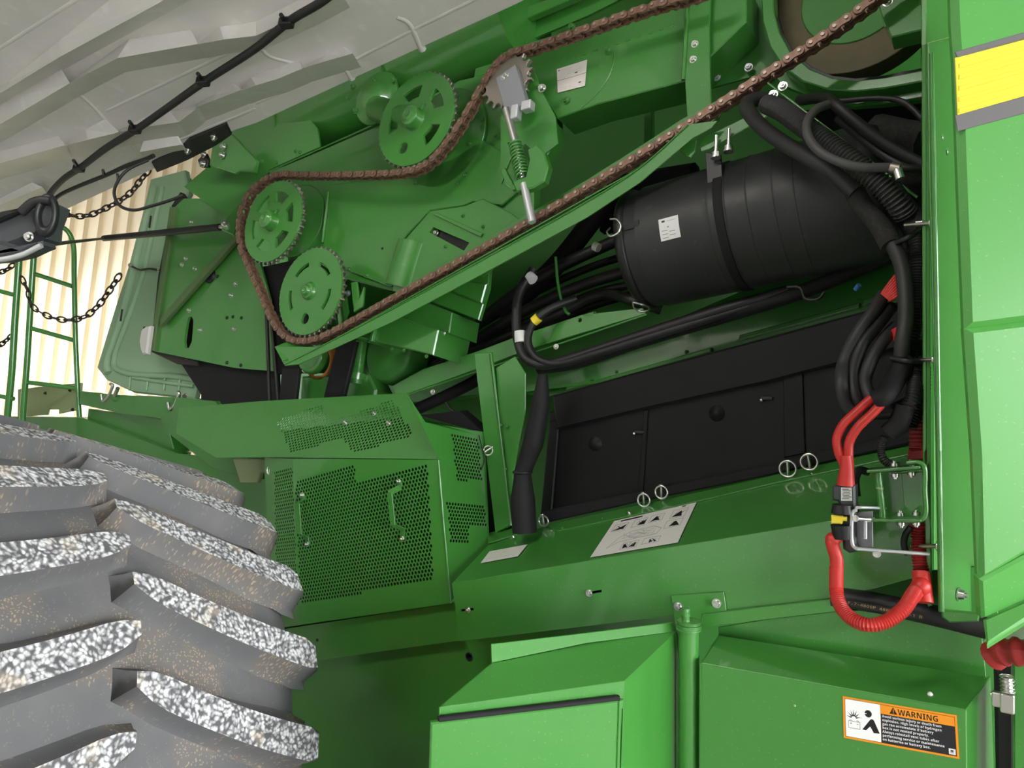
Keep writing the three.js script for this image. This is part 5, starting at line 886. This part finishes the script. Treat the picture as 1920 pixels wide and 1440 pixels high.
// bundle behind, left of the canister
const HB = ['topmost', 'second', 'third', 'fourth', 'fifth', 'lowest'];
[[[790, 690, 2.3], [870, 630, 2.25], [960, 555, 2.2], [1050, 500, 2.2], [1180, 440, 2.25]], [[760, 690, 2.45], [900, 610, 2.38], [1010, 545, 2.32], [1110, 500, 2.32], [1200, 472, 2.32]], [[800, 700, 2.2], [920, 620, 2.15], [1030, 560, 2.12], [1120, 525, 2.12], [1210, 500, 2.15]], [[790, 695, 2.25], [910, 635, 2.2], [1020, 590, 2.15], [1120, 548, 2.15], [1220, 528, 2.15]], [[800, 705, 2.15], [930, 640, 2.12], [1040, 592, 2.1], [1130, 552, 2.1], [1190, 565, 2.06], [1240, 580, 2.1]], [[790, 712, 2.24], [930, 662, 2.24], [1050, 600, 2.22], [1120, 570, 2.22], [1200, 548, 2.24]]]
  .forEach((p, i) => hose('hydraulic_hose', HB[i] + ' of the six black hoses running up from lower left to the canister', 'hose', p, [0.022, 0.015, 0.02, 0.014, 0.017, 0.015][i], M.hose, 'black hose bundle left of the canister'));
hose('thick_black_sleeve', 'thick dark sleeve slanting behind the chain guard toward the bracket', 'sleeve', [[940, 590, 2.3], [1040, 500, 2.3], [1120, 400, 2.3], [1170, 330, 2.35]], 0.038, M.blackDull);
{
  const y = hose('looped_hose', 'outer black hose looping down with a white tag in front of the inclined rail', 'hose', [[1000, 505, 1.96], [975, 548, 1.94], [968, 585, 1.93], [972, 640, 1.93], [985, 672, 1.93], [1015, 684, 1.94], [1070, 672, 1.95], [1180, 636, 1.97], [1330, 588, 1.98], [1480, 545, 2.0]], 0.016);
  hose('looped_hose', 'inner black hose looping down with a yellow band in front of the inclined rail', 'hose', [[1080, 560, 2.0], [1030, 580, 1.95], [1000, 606, 1.93], [990, 640, 1.93], [1005, 670, 1.93], [1040, 682, 1.94], [1120, 662, 1.95], [1240, 625, 1.97], [1480, 552, 2.0]], 0.0125);
  hose('loom_hose', 'long black loom lying along the dark green flange below the canister', 'hose', [[1010, 690, 1.99], [1080, 680, 1.99], [1200, 640, 2.0], [1350, 595, 2.0], [1500, 548, 2.0], [1620, 500, 2.02], [1730, 455, 2.02]], 0.020, M.blackDull);
  const tag = (x, yy, k, r, h, dx, dy, mat, label) => { const p = q(x, yy, k), b = q(x + dx, yy + dy, k); solo('hose_tag', label, 'tag', [rod(p, b, r, r, 16)], mat); };
  tag(975, 622, 1.93, 0.0195, 0, 1, 21, M.white, 'white tag sleeve on the outer looped hose');
  tag(1001, 603, 1.93, 0.016, 0, 9, -8, M.yellow, 'small yellow band on the inner looped hose');
  tag(992, 517, 1.95, 0.0175, 0, 8, 8, M.white, 'white tag at the top of the outer looped hose');
  tag(1114, 461, 1.98, 0.014, 0, 9, 4, M.white, 'white tag by the dark gap left of the canister');
  const bp = U(2.0), t = thing('hose_clamp_bar', 'thin green clamp bar crossing the hose bundle left of the canister', 'clamp', bp.hit(1060, 585));
  part(t, 'bar', [tube([[1042, 482], [1046, 530], [1052, 560], [1062, 585], [1068, 590]].map((p) => bp.hit(...p)), 0.005, 8)], M.green);
}
// vertical belts, pulley and hoses below the lowest sprocket
{
  const pc = U(2.02), t = thing('belt_pulley', 'green pulley with an orange rim below the lowest sprocket', 'pulley', pc.hit(590, 705));
  part(t, 'disc', [lathe([[0.07, -0.03], [0.072, 0], [0.066, 0.004], [0.05, 0.005], [0.045, -0.004], [0, -0.004]], pc.hit(582, 668), pc.n, 36)], M.green);
  part(t, 'rim', [lathe([[0.075, -0.06], [0.075, -0.03], [0.06, -0.03]], pc.hit(588, 676), pc.n, 36)], M.amber);
  const strip = (label, l, w) => solo('drive_belt', label, 'belt', [sheet(l.map(([x, y]) => U(1.97).hit(x, y)), 0.02, { bevel: 0.004 })], M.blackDull);
  strip('wide black rubber belt hanging right of the green pulley', [[632, 640], [668, 640], [640, 760], [602, 760]]);
  strip('black rubber belt left of the green pulley', [[528, 690], [560, 690], [552, 760], [520, 770]]);
  solo('drive_belt', 'black rubber curtain under the bolted side plate', 'belt', [sheet([[330, 668], [440, 684], [520, 692], [520, 790], [376, 790], [376, 740]].map(([x, y]) => U(2.06).hit(x, y)), 0.02, { bevel: 0.004 })], M.blackDull);
  hose('thin_hose', 'thin black hose dropping left of the lowest sprocket', 'hose', [[498, 560, 2.0], [502, 640, 2.0], [506, 760, 2.0]], 0.008);
  hose('thin_hose', 'second thin black hose dropping beside the lowest sprocket', 'hose', [[508, 600, 1.98], [516, 680, 1.98], [522, 760, 1.98]], 0.007);
  const v = U(2.1), hb = thing('hub_casting', 'dark green hub casting under the gearbox covers', 'casting', v.hit(700, 740));
  part(hb, 'barrel', [lathe([[0.0, 0.02], [0.10, 0.02], [0.115, 0], [0.115, -0.1]], v.hit(730, 665), v.n, 36)], M.greenDull);
  part(hb, 'foot', [sheet(v.out(0.05).pts([[565, 705], [690, 700], [705, 730], [700, 760], [560, 770]]), 0.1, { bevel: 0.008 })], M.green);
  part(hb, 'pipe', [rod(v.hit(678, 640, 0.06), v.hit(668, 720, 0.06), 0.022)], M.green);
  part(hb, 'pipe_flange', [rod(v.hit(670, 700, 0.06), v.hit(668, 712, 0.06), 0.04)], M.green);
}
solo('dark_gap_sheet', 'black sheet added to darken the gap behind the chain between the two lower sprockets', 'curtain', [sheet([[488, 500], [560, 485], [575, 600], [560, 700], [498, 702]].map(([x, y]) => U(2.05).hit(x, y)), 0.02, { bevel: 0.004 })], M.blackDull);  // black sheet put in so the lit gap between the sprockets reads dark
// dark gap above the guard
hose('dark_pipe', 'black pipe in the dark gap above the perforated guard', 'pipe', [[775, 770, 2.1], [830, 745, 2.1], [890, 715, 2.1], [910, 700, 2.1]], 0.022, M.blackDull);
hose('brake_line', 'thin bent dark line in the gap above the perforated guard', 'pipe', [[836, 755, 2.05], [842, 764, 2.05], [862, 780, 2.05], [885, 785, 2.05]], 0.005, M.hose);
// upper right cable runs
con('large_conduit', 'thick black corrugated conduit crossing the canister from upper left', 'conduit', [[1440, 196, 1.70], [1470, 210, 1.64], [1510, 238, 1.60], [1560, 275, 1.58], [1610, 312, 1.57], [1650, 345, 1.58], [1682, 380, 1.60], [1698, 402, 1.62]], 0.0215, M.cable, 0.0085);
hose('smooth_sleeve', 'smooth dark sleeve running beneath the large corrugated conduit', 'sleeve', [[1470, 196, 1.84], [1425, 186, 1.80], [1400, 196, 1.76], [1418, 228, 1.72], [1460, 262, 1.68], [1515, 295, 1.65], [1565, 326, 1.64], [1605, 362, 1.64]], 0.0185, M.cable);
hose('grey_bent_hose', 'bare grey hose bending in a wide curve in front of the corrugated conduit', 'hose', [[1552, 196, 1.60], [1530, 206, 1.57], [1514, 228, 1.55], [1514, 252, 1.54], [1532, 280, 1.535], [1565, 300, 1.535], [1610, 313, 1.54], [1672, 314, 1.56]], 0.0095, M.hoseGrey);
hose('black_hose', 'black hose turning from the sleeve down toward the corner post', 'hose', [[1500, 188, 1.78], [1545, 184, 1.70], [1565, 195, 1.66], [1600, 225, 1.66], [1660, 270, 1.68], [1735, 312, 1.70]], 0.013);
hose('black_hose', 'lower of two black hoses slanting to the corner post', 'hose', [[1572, 222, 1.72], [1620, 262, 1.70], [1680, 305, 1.70], [1740, 335, 1.70]], 0.011);
hose('black_hose', 'thin black hose along the drum shroud to the corner post', 'hose', [[1570, 190, 1.80], [1650, 184, 1.80], [1690, 190, 1.80], [1712, 205, 1.80], [1735, 230, 1.80]], 0.007);
hose('black_hose', 'short black hose from the brass fitting to the corner post', 'hose', [[1678, 314, 1.66], [1700, 316, 1.66], [1735, 318, 1.68]], 0.0095);
{ const p = S(1.60), c = U(1.55).hit(1680, 318), t = thing('hose_fitting', 'brass coloured hose fitting at the end of the grey bent hose', 'fitting', c); part(t, 'nut', [rod(U(1.55).hit(1670, 314), U(1.55).hit(1687, 317), 0.011, 0.011, 6)], M.teeth); part(t, 'elbow', [rod(U(1.55).hit(1682, 318), U(1.55).hit(1688, 336), 0.009, 0.009, 12)], M.zinc); }
{ const p = U(1.72), t = thing('thin_green_strip', 'thin green diagonal strip edge beneath the drum', 'strip', p.hit(1560, 240)); part(t, 'strip', [rod(p.hit(1440, 156), p.hit(1720, 370), 0.003, 0.003, 8)], M.green); bolts(t, p.out(0.01), [[1450, 178], [1468, 162]], 0.010, M.zinc); }
hose('dark_cluster', 'dark dusty lump of hose wrapping behind the corner post', 'wrapping', [[1640, 250, 2.0], [1690, 262, 1.98], [1740, 270, 1.95]], 0.05, M.tape);
// taped trunk down the post
hose('taped_loom', 'frayed cloth-taped loom beside the right end of the canister', 'loom', [[1598, 350, 1.66], [1618, 388, 1.64], [1648, 420, 1.62], [1672, 462, 1.60]], 0.021, M.tape);
hose('wide_loom', 'wide dark wrapped loom under the clamp at the corner post', 'loom', [[1660, 350, 1.66], [1690, 392, 1.65], [1716, 420, 1.64], [1732, 436, 1.64]], 0.028, M.blackDull);
hose('smooth_cable', 'smooth dark cable falling left of the corrugated conduit on the post', 'cable', [[1672, 455, 1.60], [1688, 490, 1.59], [1697, 540, 1.58], [1698, 600, 1.58], [1692, 640, 1.58], [1690, 690, 1.60]], 0.0145, M.cable);
con('post_conduit', 'black corrugated conduit running down the inside of the corner post', 'conduit', [[1716, 425, 1.64], [1722, 470, 1.63], [1719, 530, 1.63], [1716, 580, 1.62], [1706, 640, 1.62], [1696, 680, 1.63], [1690, 710, 1.63]], 0.0155, M.hose, 0.006);
con('thin_conduit', 'thin black corrugated conduit between the smooth cable and the post conduit', 'conduit', [[1692, 440, 1.66], [1700, 490, 1.64], [1708, 540, 1.64], [1708, 590, 1.64], [1700, 650, 1.64]], 0.009, M.hose, 0.005);
con('rear_conduit', 'black corrugated conduit hugging the post below the upper clamp', 'conduit', [[1724, 640, 1.66], [1726, 700, 1.66], [1722, 760, 1.66], [1706, 800, 1.64]], 0.012, M.hose, 0.006);
hose('main_loom', 'thick dark wrapped trunk below the lower clamp', 'loom', [[1700, 672, 1.60], [1680, 710, 1.59], [1655, 745, 1.58], [1640, 752, 1.58]], 0.019, M.blackDull);
hose('battery_cable', 'outer dark cable of the big loop left of the post', 'cable', [[1657, 553, 1.66], [1640, 580, 1.62], [1605, 630, 1.60], [1582, 680, 1.60], [1578, 720, 1.60], [1588, 760, 1.61], [1612, 778, 1.62]], 0.013, M.cable);
hose('battery_cable', 'middle dark cable of the big loop left of the post', 'cable', [[1672, 575, 1.66], [1645, 610, 1.62], [1615, 650, 1.60], [1600, 700, 1.60], [1604, 740, 1.61], [1630, 772, 1.62], [1672, 775, 1.62]], 0.0125, M.hose);
hose('battery_cable', 'inner dark cable of the big loop left of the post', 'cable', [[1680, 612, 1.66], [1655, 640, 1.62], [1632, 680, 1.60], [1622, 718, 1.60], [1640, 755, 1.61], [1670, 768, 1.62], [1705, 755, 1.62]], 0.013, M.cable);
con('fuse_conduit', 'black corrugated conduit sweeping down behind the red cables', 'conduit', [[1718, 700, 1.62], [1712, 745, 1.61], [1698, 775, 1.60], [1685, 800, 1.60]], 0.0135, M.hose, 0.006);
hose('wrap_end', 'dark shrink wrapped cable end above the green bracket', 'loom', [[1696, 760, 1.60], [1688, 790, 1.60], [1665, 812, 1.60]], 0.018, M.blackDull);
con('bracket_conduit', 'small black corrugated conduit curving into the green bracket', 'conduit', [[1658, 818, 1.60], [1652, 840, 1.60], [1656, 860, 1.60], [1672, 872, 1.61], [1684, 874, 1.62]], 0.0075, M.hose, 0.004);
for (const [x, y, x2, y2, l] of [[1680, 455, 1728, 428, 'black clamp strap at the upper post bolt'], [1672, 672, 1735, 676, 'black clamp strap at the lower post bolt']]) solo('clamp_strap', l, 'clamp', [tube([q(x, y, 1.585), q((x + x2) / 2, (y + y2) / 2 + 3, 1.575), q(x2, y2, 1.60)], 0.006, 8)], M.black);
// red wiring
{
  const fan = (label, a0, a1, b0, b1, n, k) => { const t = thing('red_wire_fan', label, 'wiring', q(...b0, k)); for (let i = 0; i < n; i++) { const f = i / (n - 1); part(t, 'wire', [tube([q(lerp(a0[0], a1[0], f), lerp(a0[1], a1[1], f), k), q(lerp((a0[0] + b0[0]) / 2, (a1[0] + b1[0]) / 2, f) - 1, lerp((a0[1] + b0[1]) / 2, (a1[1] + b1[1]) / 2, f), k - 0.005), q(lerp(b0[0], b1[0], f), lerp(b0[1], b1[1], f), k)], 0.0034, 6)], M.red); } };
  fan('upper fan of red wires leaving a dark cable by the post', [1683, 512], [1691, 550], [1653, 552], [1668, 564], 8, 1.63);
  fan('lower fan of short red wires beside the post conduit', [1690, 612], [1692, 645], [1671, 622], [1680, 644], 8, 1.63);
  solo('blue_connector', 'small blue wire connector in the dark right of the canister', 'connector', [tube([q(1604, 543, 1.98), q(1611, 534, 1.97)], 0.006, 8)], M.blue);
  hose('dark_wire', 'thin dark wire squiggle below the right of the canister', 'wire', [[1475, 538, 1.95], [1500, 540, 1.95], [1510, 560, 1.95], [1535, 560, 1.95], [1545, 548, 1.95]], 0.004, M.hose);
  const rc = (label, l, r) => hose('red_cable', label, 'cable', l, r, M.red);
  rc('left red battery cable curving down into the black switch', [[1634, 747, 1.58], [1606, 772, 1.57], [1580, 798, 1.56], [1569, 825, 1.56], [1574, 852, 1.56], [1583, 872, 1.56], [1585, 908, 1.56]], 0.0088);
  rc('right red battery cable curving down into the black switch', [[1660, 750, 1.58], [1636, 775, 1.57], [1608, 802, 1.56], [1593, 828, 1.56], [1591, 850, 1.56], [1592, 872, 1.56], [1592, 908, 1.56]], 0.0088);
  const P = (x, y, o = 0) => q(x, y, 1.555 - o), t = thing('red_cable_boot', 'red rubber boot where both red cables enter the black switch', 'boot', P(1587, 908));
  part(t, 'boot', [rod(P(1588, 876), P(1586, 910), 0.0125, 0.0165, 14), rod(P(1586, 854), P(1588, 878), 0.011, 0.0125, 14)], M.red);
  // battery disconnect switch
  const sp = S(1.545), s = thing('disconnect_switch', 'black battery disconnect switch with a white label and yellow key', 'switch', sp.hit(1590, 1032));
  part(s, 'upper_body', [sheet(sp.pts([[1560, 912], [1564, 909], [1603, 910], [1604, 955], [1576, 948], [1570, 940], [1560, 938]]), 0.035, { bevel: 0.004 })], M.lamp);
  part(s, 'body', [sheet(sp.out(-0.004).pts([[1565, 950], [1604, 952], [1605, 1020], [1614, 1034], [1592, 1038], [1580, 1030], [1578, 1008], [1561, 1004], [1562, 960]]), 0.05, { bevel: 0.006 })], M.lamp);
  part(s, 'collar', [rod(sp.hit(1580, 946, 0.005), sp.hit(1580, 962, 0.005), 0.018, 0.021, 20)], M.black);
  part(s, 'collar', [rod(sp.hit(1578, 984, 0.006), sp.hit(1580, 1010, 0.006), 0.02, 0.017, 20)], M.black);
  part(s, 'key', [sheet(sp.out(0.02).pts([[1558, 966], [1580, 967], [1582, 974], [1578, 983], [1558, 982]]), 0.008, { bevel: 0.002 }), rod(sp.hit(1578, 972, 0.016), sp.hit(1588, 973, 0.016), 0.0045)], M.yellow, 'yellow key');
  const cv = document.createElement('canvas'); cv.width = 96; cv.height = 112; const c = cv.getContext('2d'); c.fillStyle = '#dcdcd8'; c.fillRect(0, 0, 96, 112); c.fillStyle = '#555'; for (let i = 0; i < 7; i++) c.fillRect(10 + (i % 3) * 4, 12 + i * 13, 60 + (i % 2) * 14, 6);
  const tx = new THREE.CanvasTexture(cv); tx.colorSpace = THREE.SRGBColorSpace;
  part(s, 'label', [decal(sp.out(0.0008).pts([[1577, 914], [1597, 914], [1598, 939], [1577, 939]]))], std({ map: tx, roughness: 0.5 }), 'white printed label');
  const br = thing('switch_bracket', 'bright zinc bent bracket that holds the black switch to the post', 'bracket', sp.hit(1620, 1030));
  const wp = (x, y, o = 0) => sp.hit(x, y, 0.012 - o);
  part(br, 'plate', [sheet(sp.out(-0.02).pts([[1598, 962], [1636, 958], [1637, 1026], [1604, 1026], [1597, 1020]]), 0.004)], M.steelGrey);
  part(br, 'edge', [tube([wp(1606, 956), wp(1599, 960), wp(1597, 975), wp(1597, 1012), wp(1600, 1024), wp(1608, 1030)], 0.0035, 8)], M.steelPale);
  part(br, 'upper_arm', [tube([wp(1604, 958), wp(1606, 952), wp(1612, 951.5), wp(1660, 953, 0.05)], 0.003, 8)], M.steelPale);
  part(br, 'lower_arm', [rod(wp(1606, 1029), wp(1742, 1039, 0.06), 0.0035)], M.steelPale);
  part(br, 'inner_strip', [rod(wp(1622, 976, 0.02), wp(1622, 1010, 0.02), 0.004), rod(wp(1622, 976, 0.02), wp(1640, 974, 0.03), 0.004)], M.steelPale);
  bolts(br, sp.out(0.012), [[1604, 972]], 0.0055, M.zinc); part(br, 'stud', [rod(wp(1603, 972), wp(1636, 974, 0.03), 0.004)], M.zinc); bolts(br, sp.out(-0.005), [[1644, 1038]], 0.0065, M.zinc);
  // green bracket box
  const gp = S(1.60), g = thing('switch_mount_box', 'open green U-shaped mounting bracket with eight bright bolts on the post', 'bracket', gp.hit(1690, 975));
  const bar = (a, b, o, w, th) => { const A = gp.hit(...a, o), B = gp.hit(...b, o), d = B.clone().sub(A), e = d.clone().normalize(), y = V(0, 1, 0).addScaledVector(e, -e.y).normalize(), z = e.clone().cross(y); return new RoundedBoxGeometry(d.length(), th, w, 2, th * 0.4).applyMatrix4(new THREE.Matrix4().makeBasis(e, y, z).setPosition(A.add(B).multiplyScalar(0.5))); };
  part(g, 'upper_plate', [bar([1628, 882], [1728, 874], 0.02, 0.05, 0.006)], M.green);
  part(g, 'lower_plate', [bar([1634, 972], [1730, 973], 0.02, 0.05, 0.006)], M.green);
  part(g, 'channel', [tube([gp.hit(1700, 868, 0.03), gp.hit(1722, 867, 0.03), gp.hit(1732, 874, 0.03), gp.hit(1734, 920, 0.03), gp.hit(1735, 965, 0.03), gp.hit(1728, 974, 0.03), gp.hit(1700, 977, 0.03)], 0.0045, 8), sheet(gp.out(0.03).pts([[1729, 872], [1736, 872], [1738, 972], [1732, 974]]), 0.05, { bevel: 0.002 })], M.green);
  part(g, 'back_plate', [sheet(gp.out(-0.02).pts([[1652, 886], [1733, 880], [1735, 970], [1658, 970]]), 0.005), sheet(gp.out(-0.012).pts([[1690, 888], [1733, 884], [1735, 966], [1697, 968]]), 0.005)], M.green);
  part(g, 'pivot', [rod(gp.hit(1646, 886, 0.025), gp.hit(1655, 970, 0.025), 0.0068)], M.green);
  part(g, 'weld_mark', [lathe([[0.0072, 0], [0.0072, 0.004]], gp.hit(1649, 917, 0.025), V(0.1, 1, 0), 14)], M.olive);
  for (const [x, y, s2] of [[1677, 871, 1], [1707, 869, 1], [1678, 891, -1], [1709, 888, -1], [1688, 964, 1], [1718, 963, 1], [1690, 982, -1], [1718, 981, -1]]) part(g, 'bolt', [rod(gp.hit(x, y + 3, 0.022), gp.hit(x, y - 3, 0.022), 0.0072, 0.0072, 6), rod(gp.hit(x, y - s2 * 3, 0.022), gp.hit(x, y - s2 * 7, 0.022), 0.0035)], M.zinc);
  // red conduits below
  const r2 = thing('red_elbow_boot', 'red rubber elbow boot under the black switch', 'boot', q(1566, 1015, 1.54));
  part(r2, 'elbow', [tube([q(1572, 1005, 1.55), q(1560, 1012, 1.54), q(1562, 1025, 1.535), q(1568, 1045, 1.535), q(1569, 1070, 1.535)], 0.0125, 12), rod(q(1568, 1064, 1.535), q(1568, 1108, 1.535), 0.0128, 0.0132, 16), new THREE.SphereGeometry(0.0145, 14, 10).translate(...q(1562, 1012, 1.54).toArray())], M.red);
  con('red_looped_conduit', 'bright red corrugated conduit hanging in a U loop below the switch', 'conduit', [[1568, 1104, 1.53], [1570, 1120, 1.52], [1580, 1143, 1.50], [1602, 1163, 1.48], [1630, 1172, 1.47], [1660, 1166, 1.48], [1690, 1146, 1.50], [1706, 1125, 1.53], [1716, 1108, 1.56]], 0.0118, M.red, 0.0048);
  con('red_post_conduit', 'dark red corrugated conduit running down behind the post bolt', 'conduit', [[1722, 980, 1.64], [1723, 1010, 1.64], [1725, 1045, 1.63], [1728, 1075, 1.62]], 0.0135, M.redDark, 0.0055);
  const tj = thing('red_tee_boot', 'red rubber tee boot joining the two red conduits', 'boot', q(1722, 1110, 1.58));
  part(tj, 'tee', [rod(q(1727, 1072, 1.6), q(1732, 1130, 1.58), 0.016, 0.0165, 16), rod(q(1708, 1122, 1.56), q(1728, 1095, 1.59), 0.0135, 0.015, 16), new THREE.SphereGeometry(0.0175, 16, 12).translate(...q(1727, 1100, 1.58).toArray())], M.red);
  const rp = thing('red_upper_tube', 'dark red ribbed tube behind the post above the green bracket', 'tube', q(1724, 842, 1.68));
  part(rp, 'tube', [corr([q(1727, 690, 1.68), q(1726, 740, 1.68), q(1723, 790, 1.68), q(1723, 842, 1.67)], 0.017, 0.008, 0.0008)], M.redDark);
  part(rp, 'joint', [sheet(S(1.65).pts([[1703, 842], [1735, 840], [1736, 864], [1701, 866]]), 0.03, { bevel: 0.005 })], M.redDark);
  hose('grey_hook_tube', 'black bent tube beside the dark red conduit', 'tube', [[1708, 988, 1.63], [1698, 1002, 1.63], [1695, 1022, 1.63], [1702, 1040, 1.63]], 0.006, M.hose);
  hose('dark_side_hose', 'dark hose end between the switch and the green bracket', 'hose', [[1628, 885, 1.63], [1612, 882, 1.62], [1604, 896, 1.62], [1606, 930, 1.62]], 0.008, M.hose);
  hose('printed_hose', 'black hose with tan printing in the dark gap behind the red loop', 'hose', [[1560, 1118, 1.66], [1640, 1130, 1.66], [1735, 1150, 1.66], [1850, 1178, 1.66]], 0.021, M.hose);
  const hp = S(1.63), cv3 = document.createElement('canvas'); cv3.width = 512; cv3.height = 64; const c3 = cv3.getContext('2d'); c3.fillStyle = '#1c1a18'; c3.fillRect(0, 0, 512, 64); c3.fillStyle = '#a58560'; c3.font = 'bold 40px monospace'; c3.fillText('F.7-4800P 488PSI 12-1 B', 6, 46, 500);
  const t3 = new THREE.CanvasTexture(cv3); t3.colorSpace = THREE.SRGBColorSpace;
  solo('hose_print', 'tan lettering band printed along the black hose', 'print', [decal([[1588, 1124], [1732, 1152], [1731, 1163], [1587, 1134]].map(([x, y]) => hp.hit(x, y, 0.0015)))], std({ map: t3, roughness: 0.5 }));
  solo('gap_backing', 'dark sheet deep inside the gap under the side shield', 'backing', [sheet(S(1.74).pts([[1540, 1090], [1860, 1060], [1880, 1220], [1540, 1190]]), 0.01)], M.greenDull);
}
solo('dark_void_sheet', 'black duct standing in for the dark void behind the cables below the brown drum', 'filler', [sheet(U(2.35).pts([[1500, 205], [1735, 180], [1740, 460], [1620, 440], [1540, 330]]), 0.05, { bevel: 0.01 })], M.blackDull);  // black sheet painted in for the unlit void behind the cables
solo('bay_upright', 'narrow green upright in the dark bay above the chain guard', 'upright', [sheet(U(2.3).pts([[1207, 185], [1222, 184], [1222, 300], [1206, 300]]), 0.03, { bevel: 0.003 })], M.green);
solo('bay_dark_filler', 'black duct put in to darken the bay left of the canister', 'filler', [sheet(U(2.4).pts([[1120, 345], [1180, 320], [1300, 300], [1320, 380], [1180, 420], [1120, 430]]), 0.08, { bevel: 0.02 })], M.blackDull);  // black block added to make this part of the bay darker
{ // far right: latch, red and clear hoses
  const p = S(1.58), t = thing('right_lower_frame', 'dark green frame upright with black rubber edge at the far right bottom', 'frame', p.hit(1900, 1440));
  part(t, 'upright', [sheet(p.pts([[1898, 1210], [1960, 1200], [1960, 1600], [1900, 1600]]), 0.03, { bevel: 0.004 })], M.greenDull);
  part(t, 'rubber_edge', [sheet(p.out(-0.03).pts([[1862, 1215], [1902, 1215], [1904, 1600], [1870, 1600]]), 0.03, { bevel: 0.006 })], M.black);
  const l = thing('door_latch', 'bright zinc latch at the right edge of the battery box', 'latch', p.hit(1880, 1325));
  part(l, 'body', [frameAt(box(0.022, 0.035, 0.02, 0.004), p.hit(1889, 1317, 0.02), p.n), frameAt(box(0.014, 0.026, 0.014, 0.003), p.hit(1868, 1310, 0.02), p.n)], M.zinc);
  part(l, 'bar', [rod(p.hit(1858, 1302, 0.02), p.hit(1902, 1302, 0.02), 0.005)], M.zinc);
  part(l, 'spring', [corr([p.hit(1888, 1268, 0.02), p.hit(1890, 1296, 0.02)], 0.010, 0.006, 0.002)], M.zinc);
  con('right_red_conduit', 'dark red wrapped conduit at the far right below the side panel', 'conduit', [[1862, 1230, 1.46], [1880, 1222, 1.45], [1920, 1222, 1.44], [1990, 1224, 1.44]], 0.021, M.redDark, 0.02);
  hose('clear_hose', 'pale translucent hose behind the corner of the side panel', 'hose', [[1860, 1215, 1.56], [1890, 1196, 1.54], [1930, 1182, 1.52], [1990, 1170, 1.52]], 0.017, M.pale);
}
renderer.render(scene, camera);
